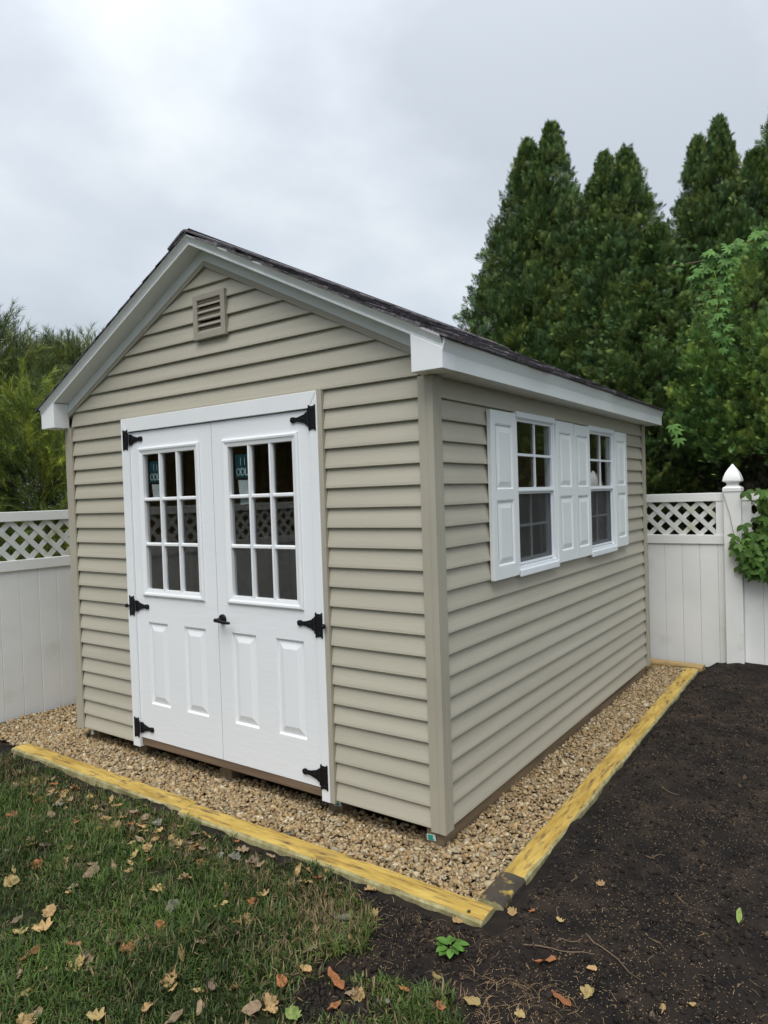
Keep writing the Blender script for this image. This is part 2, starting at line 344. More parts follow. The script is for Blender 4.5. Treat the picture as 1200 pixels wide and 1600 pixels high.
# ------------------------------------------------------------------ ground
LAWN = [(-3.9, -0.54), (-3.0, -0.49), (-2.2, -0.47), (-1.7, -0.465), (-1.05, -0.47), (-0.42, -0.49), (-0.2, -0.52), (-0.02, -0.58), (0.10, -0.74), (-0.03, -0.86),
        (0.02, -0.93), (0.13, -0.88), (0.26, -0.80), (0.42, -0.77), (0.55, -0.86), (0.66, -1.05), (0.8, -1.4), (1.6, -2.2), (2.6, -3.4), (2.6, -9), (-3.9, -9)]
def in_gravel(x, y):
    inside = (x > -3.9) & (x < 0.325 - 0.02 * y) & (y > -0.30) & (y < 3.92)
    return inside
def ground_z(x, y):
    z = 0.030 * vnoise(x, y, 0.42, 1) + 0.020 * vnoise(x, y, 0.13, 2) + 0.014 * vnoise(x, y, 0.05, 3)
    lawn = inpoly(x, y, LAWN)
    z = np.where(lawn, 0.6 * z - 0.006, z)
    right = np.clip((np.asarray(x) - 0.34) / 0.12, 0, 1)
    z = z + right * (0.022 + 0.024 * np.clip((0.75 - np.asarray(x)) / 0.25, 0, 1) * np.clip((np.asarray(y) + 0.35) / 0.2, 0, 1) + 0.04 * np.clip((np.asarray(y) - 3.2) / 0.9, 0, 1) * np.clip((np.asarray(x) - 0.3) / 0.3, 0, 1))
    z = z + 0.02 * np.clip(1 - np.abs(np.asarray(y) + 0.49) / 0.12, 0, 1) * (vnoise(x, y, 0.09, 5) + 0.35) * (np.asarray(x) < 0.4) + 0.016 * np.clip(1 - np.abs(np.asarray(y) + 0.47) / 0.20, 0, 1) * np.clip((0.75 - np.asarray(x)) / 0.2, 0, 1)
    z = np.where(in_gravel(x, y), -0.03, z)
    far = np.clip((np.hypot(np.asarray(x) + 1, np.asarray(y) - 1) - 6) / 3, 0, 1)
    return z * (1 - far)
def make_ground():
    h = 0.018
    def axis(lo, hi): return np.concatenate([[-400, -150, -60, -30, -15, -9], np.arange(-7, lo, 0.25), np.arange(lo, hi, h), np.arange(hi, 7, 0.25), [9, 15, 30, 60, 150, 400]])
    X = axis(-3.95, 2.0); Y = axis(-2.0, 4.3); nx, ny = len(X), len(Y)
    gx, gy = np.meshgrid(X, Y, indexing='ij'); gx, gy = gx.ravel(), gy.ravel()
    V = np.stack([gx, gy, ground_z(gx, gy)], -1)
    i, j = np.meshgrid(np.arange(nx - 1), np.arange(ny - 1), indexing='ij'); a = (i * ny + j).ravel()
    F = np.stack([a, a + ny, a + ny + 1, a + 1], -1)
    jx = gx + 0.10 * vnoise(gx, gy, 0.12, 21) + 0.05 * vnoise(gx, gy, 0.04, 22); jy = gy + 0.10 * vnoise(gx, gy, 0.12, 23) + 0.05 * vnoise(gx, gy, 0.04, 24)
    far = (np.abs(gx) > 4.2) | (gy > 4.4) | (gy < -3)
    C = np.zeros((len(gx), 3)); C[:, 1] = np.where(far, 1.0, inpoly(jx, jy, LAWN) * (1 - np.clip(1.3 * np.exp(-(((jx - 0.17) / 0.17) ** 2 + ((jy + 1.02) / 0.11) ** 2)), 0, 1))); C[:, 0] = in_gravel(gx, gy) * 1.0
    o = link('ground', np_mesh('ground', V, F, 'soil', C, smooth=True, attr='Zone')); tag(o, 'dark bare soil and lawn ground around the shed', kind='structure')
make_ground()

# ------------------------------------------------------------------ shed
XC, W, D, E = -1.524, 3.048, 3.66, 0.1016
shed = empty('garden_shed', (XC, D / 2, 0)); tag(shed, 'tan vinyl-sided garden shed with white double doors and shuttered side windows', 'shed')
DOOR = (-2.372, -0.672, -0.02, 2.134)                     # opening with casing, z from siding bottom
WIN = [(0.885, 1.472), (2.114, 2.702)]; WZ = (1.118, 2.028)
RS = 0.506
HG = lambda x, apex=2.951: apex - RS * abs(x - XC)
Z = lambda z: z + S
def wall_parts():
    fr = MB(); fr.plate((-W + 0.06, -0.06, Z(0.0), Z(2.14)), [(DOOR[0] + 0.03, DOOR[1] - 0.03, Z(-0.1), Z(2.10))], lambda a, b, k: (a, 0.03 + 0.012 * k, b))
    fr.xz([(-W + 0.06, Z(2.14)), (-0.06, Z(2.14)), (-0.06, Z(HG(-0.06, 3.04))), (XC, Z(3.04)), (-W + 0.06, Z(HG(-W + 0.06, 3.04)))], 0.03, 0.042)
    front = fr.build('front_wall', 'osb', shed)
    sd_ = MB(); sd_.plate((0.042, D - 0.042, Z(0.0), Z(2.2)), [(w[0] + 0.012, w[1] - 0.012, Z(WZ[0]) + 0.012, Z(WZ[1]) - 0.012) for w in WIN], lambda a, b, k: (-0.03 - 0.012 * k, a, b))
    side = sd_.build('side_wall', 'osb', shed)
    MB().box(-W + 0.03, -W + 0.042, 0.042, D - 0.042, Z(0), Z(2.2)).build('far_side_wall', 'osb', shed)
    MB().box(-W + 0.012, -W + 0.03, 0.042, D - 0.042, Z(0), Z(2.13)).build('far_side_cladding', 'siding', shed)
    bk = MB().xz([(-W + 0.03, Z(0)), (-0.03, Z(0)), (-0.03, Z(2.28)), (XC, Z(3.04)), (-W + 0.03, Z(2.28))], D - 0.042, D - 0.03); bk.build('rear_wall', 'osb', shed)
    MB().xz([(-W + 0.03, Z(0)), (-0.03, Z(0)), (-0.03, Z(2.19)), (XC, Z(2.95)), (-W + 0.03, Z(2.19))], D - 0.03, D - 0.012).build('rear_cladding', 'siding', shed)
    MB().box(-W + 0.045, -0.045, 0.045, D - 0.045, Z(0.03), Z(0.055)).build('floor', 'stud', shed)
    stud = MB().box(-0.019, 0.019, -0.044, 0.044, 0, 2.1).mesh('stud', 'stud')
    for k in range(9): link('stud', stud, shed, (-W + 0.09, 0.1 + k * 0.43, Z(0.056)), (0, 0, math.pi / 2))
    for k in range(7): link('stud', stud, shed, (-W + 0.3 + k * 0.41, D - 0.09, Z(0.056)))
    for y in (0.62, 1.78, 2.9): link('stud', stud, shed, (-0.088, y, Z(0.056)), (0, 0, math.pi / 2))
    for y in (1.86, 3.06): MB().box(-0.62, -0.10, y, y + 0.016, Z(0.056), Z(2.1)).build('shelf_side', 'stud', shed)
    return front, side
front_wall, side_wall = wall_parts()

PROF = [(0.005, 0.002), (0.0195, -0.0015), (0.0225, 0.0020), (0.0215, 0.014), (0.0150, 0.046), (0.0085, 0.080), (0.0045, E), (0.0035, E + 0.008), (0.0005, E + 0.008), (0.0005, 0.002)]
def siding_board(parent, z0, ends, place):
    """ends(z) -> (a, b) along the wall at that height"""
    mb = MB(); n = len(PROF); vs = []
    for e in (0, 1): vs += [place(ends(z0 + pz)[e], o, Z(z0 + pz)) for o, pz in PROF]
    fs = [tuple(range(n)), tuple(range(2 * n - 1, n - 1, -1))] + [(i, (i + 1) % n, n + (i + 1) % n, n + i) for i in range(n)]
    mb.add(vs, fs); return mb.build('siding_board', 'siding', parent)
FP = lambda a, o, z: (a, 0.03 - o, z)
SP = lambda a, o, z: (-0.03 + o, a, z)
for n in range(29):
    z0 = n * E
    jog = 0.0
    if n < 21:
        siding_board(front_wall, z0, lambda z: (-W + 0.078, DOOR[0] - 0.004), FP); siding_board(front_wall, z0, lambda z: (DOOR[1] + 0.012, -0.078), FP)
    elif n == 21: siding_board(front_wall, z0, lambda z: (-W + 0.078, -0.078), FP)
    else:
        f = lambda z: (XC - min(max(0.01, (2.965 - z) / RS), W / 2 - 0.04), XC + min(max(0.01, (2.965 - z) / RS), W / 2 - 0.04))
        if z0 < 2.94: siding_board(front_wall, z0, f, FP)
for n in range(21):
    z0 = n * E
    if z0 + E < WZ[0] + 0.005 or z0 > WZ[1]: segs = [(0.078, D - 0.06)]
    else: segs = [(0.078, WIN[0][0]), (WIN[0][1], WIN[1][0]), (WIN[1][1], D - 0.06)]
    for a, b in segs: siding_board(side_wall, z0, lambda z: (a, b), SP)

def corner_post(cx, cy, sx, sy):
    """L-shaped vinyl corner, outer edge at cx, cy; sx, sy point into the wall"""
    q = [(0, 0), (0.030, 0), (0.033, 0.003), (0.040, 0.003), (0.042, 0.001), (0.080, 0.001), (0.080, 0.014), (0.014, 0.014), (0.014, 0.080), (0.001, 0.080), (0.001, 0.042), (0.003, 0.040), (0.003, 0.033), (0, 0.030)]
    mb = MB().xy([(cx + sx * a, cy + sy * b) for a, b in q], Z(-0.012), Z(2.1275)); return mb.build('corner_post', 'tan_trim', shed)
corner_post(0, 0, -1, 1); corner_post(-W, 0, 1, 1); corner_post(0, D, -1, -1); corner_post(-W, D, 1, -1)

def gable_band(name, a_lo, a_hi, y0, y1, material, x_in=0.0, cut=1.47):
    """sloped band on the gable between two lines parallel to the roof"""
    for sgn in (-1, 1):
        x1 = XC + sgn * cut
        mb = MB().xz([(XC, Z(a_lo)), (x1, Z(a_lo - RS * cut)), (x1, Z(a_hi - RS * cut)), (XC, Z(a_hi))], y0, y1); mb.build(name, material, shed)
gable_band('rake_channel', 2.950, 2.982, 0.003, 0.028, 'tan_trim', cut=1.50)
gable_band('rake_frieze', 2.983, 3.05, 0.007, 0.029, 'white_coil', cut=1.478)
gable_band('rake_soffit', 3.050, 3.066, -0.0875, 0.03, 'white_coil', cut=1.478)

def roof():
    deck = MB()
    zt = lambda x, a: a - RS * abs(x - XC)
    xr, xl = 0.128, 2 * XC - 0.128; dr, dl = 0.118, 2 * XC - 0.118
    deck.xz([(dl, Z(zt(dl, 3.073))), (XC, Z(3.073)), (dr, Z(zt(dr, 3.073))), (dr, Z(zt(dr, 3.095))), (XC, Z(3.095)), (dl, Z(zt(dl, 3.095)))], -0.0865, 3.78)
    rf = deck.build('roof', 'osb', shed)
    # rake fascia: a lip, a thin joint, a coved drip edge
    prof = [(-0.088, 0), (-0.100, 0), (-0.1005, 0.0125), (-0.0965, 0.0135), (-0.0965, 0.0165), (-0.100, 0.0175), (-0.103, 0.026), (-0.110, 0.037), (-0.120, 0.046), (-0.1215, 0.053), (-0.088, 0.053)]
    for sgn in (-1, 1):
        mb = MB(); n = len(prof); vs = []
        for d in (0.0, 1.638): vs += [(XC + sgn * d, y, Z(3.047 + dz - RS * d)) for y, dz in prof]
        mb.add(vs, [tuple(range(n)), tuple(range(2 * n - 1, n - 1, -1))] + [(i, (i + 1) % n, n + (i + 1) % n, n + i) for i in range(n)])
        mb.build('rake_fascia', 'white_coil', shed)
        # eave fascia, soffit, box end
        sx = lambda x: x if sgn > 0 else 2 * XC - x
        ep = [(0.103, 2.131), (0.115, 2.131), (0.115, 2.196), (0.1165, 2.201), (0.121, 2.215), (0.126, 2.232), (0.133, 2.246), (0.134, 2.2545), (0.119, 2.262), (0.119, 2.235), (0.103, 2.235)]
        MB().xz([(sx(a), Z(b)) for a, b in ep], -0.0995, 3.785).build('eave_fascia', 'white_coil', shed)
        MB().box(*sorted((sx(-0.03), sx(0.1025))), 0.0125, 3.78, Z(2.1345), Z(2.143)).build('eave_soffit', 'white_coil', shed)
        MB().xz([(sx(-0.045), Z(2.1285)), (sx(0.1165), Z(2.1285)), (sx(0.1165), Z(2.2175)), (sx(-0.045), Z(2.2985))], -0.1025, 0.0115).build('eave_box', 'white_trim', shed, bevel=0.002)
    # shingles: individually laid tabs on both slopes
    sh = MB(); sh.add([(0, 0, 0), (0.30, 0, 0), (0.30, 0.21, 0.0), (0, 0.21, 0.0), (0, 0, 0.012), (0.30, 0, 0.012), (0.30, 0.21, 0.003), (0, 0.21, 0.003)],
                      [(3, 2, 1, 0), (4, 5, 6, 7), (0, 1, 5, 4), (1, 2, 6, 5), (2, 3, 7, 6), (3, 0, 4, 7)])
    me = sh.mesh('shingle', 'shingle'); ang = math.atan(RS)
    # local x of a tab runs along the eave (world y), local y runs up the slope
    up = Vector((-math.cos(ang), 0, math.sin(ang))); al = Vector((0, 1, 0)); nz = al.cross(up)
    for c in range(13):
        s0 = -0.02 + c * 0.143
        off = (c % 2) * 0.15 + random.uniform(-0.03, 0.03)
        y = -0.128 - off
        while y < 3.80:
            o = link('shingle', me, rf)
            y0 = max(y, -0.128); w = min(y + 0.298, 3.81) - y0
            if w > 0.03:
                p = Vector((0.128, y0, Z(zt(0.128, 3.0965)))) + up * (s0 + random.uniform(-0.006, 0.006)) + nz * (0.0015 + 0.002 * random.random())
                R = Matrix((al, up, nz)).transposed().to_4x4(); sx_ = Matrix.Diagonal((w / 0.30, 1, random.uniform(0.7, 1.7), 1))
                o.matrix_local = Matrix.Translation(p) @ R @ sx_
            else: bpy.data.objects.remove(o)
            y += 0.302
    lf = MB()
    for c in range(13):
        y = -0.128
        while y < 3.80:
            s0 = -0.02 + c * 0.143; h = random.uniform(0.010, 0.016)
            q = []
            for dz in (0, 1):
                for (a, b) in ((y, s0), (min(y + 0.296, 3.81), s0), (min(y + 0.296, 3.81), s0 + 0.2), (y, s0 + 0.2)):
                    t = 0.001 + dz * (h if b == s0 else 0.004)
                    q.append((xl + b * math.cos(ang) - t * math.sin(ang), a, Z(zt(xl, 3.0975)) + b * math.sin(ang) + t * math.cos(ang)))
            lf.add(q, [(3, 2, 1, 0), (4, 5, 6, 7), (0, 1, 5, 4), (1, 2, 6, 5), (2, 3, 7, 6), (3, 0, 4, 7)]); y += 0.3
    o = lf.build('shingle_field', 'shingle', rf); o['kind'] = 'stuff'
    cap = MB().xz([(-0.15, -0.069), (-0.02, -0.004), (0, 0.002), (0.02, -0.004), (0.15, -0.069), (0.15, -0.058), (0.025, 0.008), (0, 0.014), (-0.025, 0.008), (-0.15, -0.058)], 0, 0.29).mesh('ridge_shingle', 'shingle')
    for k in range(17): link('ridge_shingle', cap, rf, (XC, -0.13 + k * 0.232, Z(3.110 + 0.003 * (k % 2))), (0.012, 0, 0))
    return rf
roof_o = roof()

# ------------------------------------------------------------------ doors
def panel_rings(x0, x1, z0, z1, fn, d=0.0125, bev=0.038):
    R = []
    for ins, dep in ((0, 0.0), (0.004, 0.001), (0.009, d), (0.014, d), (0.014 + bev, 0.0015), (0.018 + bev, 0.0005)):
        R.append([fn(x0 + ins, dep, z0 + ins), fn(x1 - ins, dep, z0 + ins), fn(x1 - ins, dep, z1 - ins), fn(x0 + ins, dep, z1 - ins)])
    return R
def door(x0, x1, lite, glass, panels, hinge_x, hdir, handle=False):
    z0, z1 = 0.050, 2.040; yf = 0.006
    fn = lambda a, b, k: (a, yf + 0.040 * k, b)
    holes = [(lite[0] + 0.012, lite[1] - 0.012, Z(lite[2] + 0.012), Z(lite[3] - 0.012))]
    slab = MB(); slab.plate((x0, x1, Z(z0), Z(z1)), holes + [(p[0], p[1], Z(p[2]), Z(p[3])) for p in panels], fn)
    d = slab.build('door', 'white_door', shed)
    for p in panels:
        MB().rings(panel_rings(p[0], p[1], Z(p[2]), Z(p[3]), lambda a, dep, b: (a, yf + dep, b))).build('raised_panel', 'door_panel', d)
    # moulded frame round the glass, mitred
    R = []
    for ins, yy in ((0.0, yf - 0.0005), (0.001, yf - 0.010), (0.008, yf - 0.014), (0.018, yf - 0.013), (0.026, yf - 0.008), (0.034, yf - 0.006), (0.044, yf - 0.004), (0.046, yf + 0.010), (0.046, yf + 0.030)):
        k = ins
        R.append([(lite[0] + k, yy, Z(lite[2] + k)), (lite[1] - k, yy, Z(lite[2] + k)), (lite[1] - k, yy, Z(lite[3] - k)), (lite[0] + k, yy, Z(lite[3] - k))])
    MB().rings(R, cap=False).build('lite_frame', 'white_trim', d)
    gx0, gx1, gz0, gz1 = lite[0] + 0.046, lite[1] - 0.046, lite[2] + 0.046, lite[3] - 0.046
    cw, ch = (gx1 - gx0) / 3, (gz1 - gz0) / 3
    yg = yf + 0.016
    for k in (1, 2):
        a = gx0 + k * cw
        v = MB(); v.xy([(a - 0.012, yg + 0.006), (a - 0.012, yg - 0.006), (a - 0.006, yf - 0.005), (a + 0.006, yf - 0.005), (a + 0.012, yg - 0.006), (a + 0.012, yg + 0.006)], Z(gz0), Z(gz1)); v.build('muntin', 'white_trim', d)
        b = gz0 + k * ch
        for j in range(3):
            h = MB(); h.yz([(yg + 0.006, Z(b - 0.012)), (yg - 0.006, Z(b - 0.012)), (yf - 0.0045, Z(b - 0.006)), (yf - 0.0045, Z(b + 0.006)), (yg - 0.006, Z(b + 0.012)), (yg + 0.006, Z(b + 0.012))],
                           gx0 + j * cw + (0.0121 if j else 0), gx0 + (j + 1) * cw - (0.0121 if j < 2 else 0)); h.build('muntin', 'white_trim', d)
    pane = MB().box(0, cw - 0.004, 0, 0.003, 0, ch - 0.004).mesh('pane', 'glass')
    for i in range(3):
        for j in range(3): link('pane', pane, d, (gx0 + i * cw + 0.002, yg - 0.0015, Z(gz0 + j * ch + 0.002)))
    # maker's sticker behind the upper left pane
    sx0, sx1 = gx0 + 0.035, gx0 + cw - 0.010; sz1 = gz1 - 0.045; yb = yg + 0.0035
    stk = MB().box(sx0, sx1, yb, yb + 0.001, Z(sz1 - 0.135), Z(sz1)).build('sticker', 'sticker_teal', d); stk['label'] = 'dark teal sticker reading ODL in the upper left pane'
    lt = MB(); ly = yb - 0.0012; lz = sz1 - 0.118; hh = 0.038; lw = (sx1 - sx0 - 0.012) / 3; t = 0.006
    def stroke(pts, closed=False):
        m = len(pts)
        for i in range(m if closed else m - 1):
            (a, b), (c, e) = pts[i], pts[(i + 1) % m]; dx, dz = c - a, e - b; l = math.hypot(dx, dz); nx, nz_ = -dz / l * t / 2, dx / l * t / 2; ex, ez = dx / l * t * 0.3, dz / l * t * 0.3
            lt.xz([(a + nx - ex, Z(b + nz_ - ez)), (a - nx - ex, Z(b - nz_ - ez)), (c - nx + ex, Z(e - nz_ + ez)), (c + nx + ex, Z(e + nz_ + ez))], ly, ly + 0.0008 + 0.00001 * i)
    X = sx0 + 0.007; w_ = lw * 0.80
    stroke([(X + w_ / 2 + w_ / 2 * math.cos(q), lz + hh / 2 + hh / 2 * math.sin(q)) for q in [2 * math.pi * k / 14 for k in range(14)]], True)
    X += lw; stroke([(X, lz), (X, lz + hh), (X + w_ * 0.45, lz + hh), (X + w_ * 0.85, lz + hh * 0.8), (X + w_, lz + hh * 0.5), (X + w_ * 0.85, lz + hh * 0.2), (X + w_ * 0.45, lz)], True)
    X += lw; stroke([(X, lz + hh), (X, lz), (X + w_, lz)])
    t = 0.003
    for q in (0.35, 0.62): stroke([(sx0 + (sx1 - sx0) * q, sz1 - 0.06), (sx0 + (sx1 - sx0) * q, sz1 - 0.02)])
    lt.build('sticker_lettering', 'sticker_print', d)
    pp = MB(); PZ = sz1 - 0.145; ph = 0.135 if handle else 0.09
    pp.xz([(sx0 + 0.016, Z(PZ)), (sx1 - 0.001, Z(PZ - 0.004)), (sx1 - 0.001, Z(PZ - ph)), (sx0 + 0.030, Z(PZ - ph - 0.008))], yb, yb + 0.001); pp.build('paper_tag', 'sticker_paper', d)
    # black T-hinges: a plate on the casing, a strap on the door
    plate = [(-0.024, -0.066), (-0.016, -0.066), (-0.016, -0.060), (0.016, -0.060), (0.016, -0.066), (0.024, -0.066), (0.024, -0.020), (0.019, -0.014), (0.019, 0.014), (0.024, 0.020), (0.024, 0.066), (0.016, 0.066), (0.016, 0.060), (-0.016, 0.060), (-0.016, 0.066), (-0.024, 0.066)]
    strap = [(0.026, -0.034), (0.048, -0.034), (0.060, -0.024), (0.105, -0.012), (0.128, -0.010), (0.133, -0.015), (0.150, -0.015), (0.160, -0.008), (0.160, 0.008), (0.150, 0.015), (0.133, 0.015), (0.128, 0.010), (0.105, 0.012), (0.060, 0.024), (0.048, 0.034), (0.026, 0.034)]
    for k, hz in enumerate((0.115, 0.915, 1.995)):
        hm = MB(); P = lambda q: [(hinge_x + hdir * a, Z(hz + b)) for a, b in q]
        hm.xz(P(plate), -0.0135, -0.009); hm.xz(P(strap), -0.0035, 0.0055)
        hm.tube([(hinge_x + hdir * 0.024, -0.012, Z(hz - 0.045)), (hinge_x + hdir * 0.024, -0.012, Z(hz + 0.045))], 0.0065, 8)
        for b in (-0.045, 0.045): hm.tube([(hinge_x - hdir * 0.004, -0.0135, Z(hz + b)), (hinge_x - hdir * 0.004, -0.017, Z(hz + b))], [0.007, 0.004], 8)
        for a in (0.07, 0.145): hm.tube([(hinge_x + hdir * a, -0.0035, Z(hz)), (hinge_x + hdir * a, -0.007, Z(hz))], [0.007, 0.004], 8)
        if k == 1:
            hm.tube([(hinge_x - hdir * 0.018, -0.012, Z(hz)), (hinge_x - hdir * 0.034, -0.020, Z(hz))], 0.005, 8)
            hm.rings([[(hinge_x - hdir * 0.040 + 0.013 * math.sin(th) * math.cos(ph_), -0.022 + 0.013 * math.sin(th) * math.sin(ph_), Z(hz) + 0.013 * math.cos(th)) for ph_ in [2 * math.pi * i / 10 for i in range(10)]] for th in (0.05, 0.5, 1.0, 1.57, 2.1, 2.6, 3.09)])
        hg = hm.build('hinge', 'black_iron', d)
    if handle:
        hx, hz = x0 + 0.040, 0.888; hb = MB()
        hb.tube([(hx, yf - 0.0005, Z(hz)), (hx, yf - 0.008, Z(hz)), (hx, yf - 0.013, Z(hz))], [0.030, 0.030, 0.024], 16)
        hb.tube([(hx, yf - 0.012, Z(hz)), (hx, yf - 0.046, Z(hz))], [0.013, 0.012], 12)
        hb.tube([(hx - 0.014, yf - 0.050, Z(hz + 0.001)), (hx + 0.01, yf - 0.052, Z(hz)), (hx + 0.05, yf - 0.053, Z(hz - 0.004)), (hx + 0.085, yf - 0.050, Z(hz - 0.008)), (hx + 0.102, yf - 0.044, Z(hz - 0.009))], [0.011, 0.012, 0.0095, 0.0085, 0.007], 10)
        hb.tube([(hx, yf - 0.054, Z(hz)), (hx, yf - 0.066, Z(hz))], [0.010, 0.008], 10)
        hb.build('handle', 'black_iron', d, smooth=False)
    return d
door(-2.298, -1.5165, (-2.213, -1.622, 0.985, 1.936), None, [(-2.183, -1.985, 0.283, 0.818), (-1.832, -1.627, 0.283, 0.818)], -2.325, 1)
door(-1.5125, -0.747, (-1.421, -0.835, 0.985, 1.932), None, [(-1.406, -1.203, 0.283, 0.818), (-1.055, -0.845, 0.283, 0.818)], -0.722, -1, True)
# casing
MB().xz([(-2.372, Z(2.133)), (-0.690, Z(2.133)), (-0.745, Z(2.046)), (-2.300, Z(2.046))], -0.0085, 0.030).build('door_casing', 'white_trim', shed, bevel=0.0025)
MB().xz([(-2.372, Z(-0.014)), (-2.3005, Z(-0.014)), (-2.3005, Z(2.044)), (-2.372, Z(2.130))], -0.0085, 0.030).build('door_casing', 'white_trim', shed, bevel=0.0025)
MB().xz([(-0.7445, Z(-0.014)), (-0.690, Z(-0.014)), (-0.690, Z(2.130)), (-0.7445, Z(2.044))], -0.0085, 0.030).build('door_casing', 'white_trim', shed, bevel=0.0025)
MB().box(-0.6895, -0.6615, -0.004, 0.030, Z(-0.016), Z(2.140)).build('door_channel', 'tan_trim', shed, bevel=0.002)
MB().box(-2.376, -0.690, 0.004, 0.030, Z(2.1335), Z(2.142)).build('door_channel', 'tan_trim', shed)
MB().box(-2.2995, -0.7455, 0.010, 0.05, Z(-0.002), Z(0.046)).build('threshold', 'brown_wood', shed, bevel=0.003)

# ------------------------------------------------------------------ gable vent
def vent():
    x0, x1, z0, z1 = -1.618, -1.347, 2.528, 2.788
    fn = lambda a, b, k: (a, -0.010 + 0.030 * k, b)
    v = MB(); v.plate((x0, x1, Z(z0), Z(z1)), [(x0 + 0.036, x1 - 0.036, Z(z0 + 0.034), Z(z1 - 0.034))], fn); o = v.build('gable_vent', 'vent_plastic', shed, bevel=0.003)
    MB().box(x0 + 0.03, x1 - 0.03, 0.021, 0.024, Z(z0 + 0.03), Z(z1 - 0.03)).build('vent_backing', 'black_iron', o)
    n = 5; h = (z1 - z0 - 0.068) / n
    for k in range(n):
        b = z0 + 0.034 + k * h
        MB().yz([(-0.006, Z(b + 0.001)), (-0.006, Z(b + 0.007)), (0.018, Z(b + 0.030)), (0.018, Z(b + 0.024))], x0 + 0.0362, x1 - 0.0362).build('slat', 'vent_plastic', o)
vent()

# ------------------------------------------------------------------ windows and shutters
def window(y0, y1):
    z0, z1 = WZ; zm = 1.578
    fr = MB(); fr.plate((y0, y1, Z(z0), Z(z1)), [(y0 + 0.024, y1 - 0.024, Z(z0 + 0.034), Z(z1 - 0.036))], lambda a, b, k: (0.006 - 0.062 * k, a, b)); w = fr.build('window', 'vinyl_window', shed, bevel=0.003)
    MB().box(0.0065, 0.014, y0 + 0.001, y1 - 0.001, Z(z1 - 0.030), Z(z1 + 0.004)).build('head_trim', 'vinyl_window', w, bevel=0.003)
    MB().yz([(y0 + 0.001, Z(z0 - 0.022)), (y1 - 0.001, Z(z0 - 0.022)), (y1 - 0.001, Z(z0 + 0.016)), (y0 + 0.001, Z(z0 + 0.016))], 0.0065, 0.022).build('sill', 'vinyl_window', w, bevel=0.004)
    a0, a1 = y0 + 0.024, y1 - 0.024
    # upper sash, proud of the lower one
    up = MB(); up.plate((a0, a1, Z(zm), Z(z1 - 0.036)), [(a0 + 0.014, a1 - 0.014, Z(zm + 0.024), Z(z1 - 0.050))], lambda a, b, k: (-0.001 - 0.020 * k, a, b)); us = up.build('upper_sash', 'vinyl_window', w, bevel=0.002)
    g0, g1, b0, b1 = a0 + 0.014, a1 - 0.014, zm + 0.024, z1 - 0.050; ym, zc = (g0 + g1) / 2, (b0 + b1) / 2
    MB().box(-0.014, -0.004, ym - 0.0075, ym + 0.0075, Z(b0), Z(b1)).build('muntin', 'vinyl_window', us); 
    for p, q in ((g0, ym - 0.0076), (ym + 0.0076, g1)): MB().box(-0.014, -0.0045, p, q, Z(zc - 0.0075), Z(zc + 0.0075)).build('muntin', 'vinyl_window', us)
    for p, q in ((g0, ym), (ym, g1)):
        for r, t in ((b0, zc), (zc, b1)): MB().box(-0.017, -0.0145, p, q, Z(r), Z(t)).build('pane', 'glass', us)
    lo = MB(); lo.plate((a0, a1, Z(z0 + 0.034), Z(zm + 0.02)), [(a0 + 0.026, a1 - 0.026, Z(z0 + 0.072), Z(zm - 0.01))], lambda a, b, k: (-0.032 - 0.018 * k, a, b)); ls = lo.build('lower_sash', 'vinyl_window', w)
    g0, g1, b0, b1 = a0 + 0.026, a1 - 0.026, z0 + 0.072, zm - 0.01; zc = (b0 + b1) / 2
    MB().box(-0.044, -0.036, ym - 0.0075, ym + 0.0075, Z(b0), Z(b1)).build('muntin', 'vinyl_window', ls)
    for p, q in ((g0, ym - 0.0076), (ym + 0.0076, g1)): MB().box(-0.044, -0.0365, p, q, Z(zc - 0.0075), Z(zc + 0.0075)).build('muntin', 'vinyl_window', ls)
    for p, q in ((g0, ym), (ym, g1)):
        for r, t in ((b0, zc), (zc, b1)): MB().box(-0.047, -0.0445, p, q, Z(r), Z(t)).build('pane', 'glass', ls)
    sf = MB(); sf.plate((a0 + 0.001, a1 - 0.001, Z(z0 + 0.041), Z(zm - 0.002)), [(a0 + 0.014, a1 - 0.014, Z(z0 + 0.054), Z(zm - 0.014))], lambda a, b, k: (-0.012 - 0.008 * k, a, b)); sf.build('screen_frame', 'vinyl_window', w)
    MB().box(-0.0165, -0.0155, a0 + 0.014, a1 - 0.014, Z(z0 + 0.054), Z(zm - 0.014)).build('screen', 'insect_screen', w)
    MB().box(-0.004, 0.003, a0, a1, Z(zm - 0.001), Z(zm + 0.012)).build('meeting_rail', 'vinyl_window', w, bevel=0.002)
for a, b in WIN: window(a, b)
def shutter(y0, y1, dz=0.0):
    z0, z1 = 1.110 + dz, 2.014 + dz; xf = 0.018
    pa, pb = y0 + 0.052, y1 - 0.052; hh = z1 - z0
    ps = [(pa, pb, Z(z1 - hh * 0.468), Z(z1 - hh * 0.078)), (pa, pb, Z(z1 - hh * 0.922), Z(z1 - hh * 0.531))]
    s = MB(); s.plate((y0, y1, Z(z0), Z(z1)), ps, lambda a, b, k: (xf - 0.0255 * k, a, b)); o = s.build('shutter', 'shutter', shed, bevel=0.0025)
    for p in ps: MB().rings(panel_rings(p[0], p[1], p[2], p[3], lambda a, dep, b: (xf - dep, a, b), 0.008, 0.026)).build('raised_panel', 'shutter', o)
for (a, b, dz) in ((0.553, 0.868, 0), (1.4745, 1.790, 0.006), (1.800, 2.1115, 0.004), (2.7045, 3.014, 0.008)): shutter(a, b, dz)

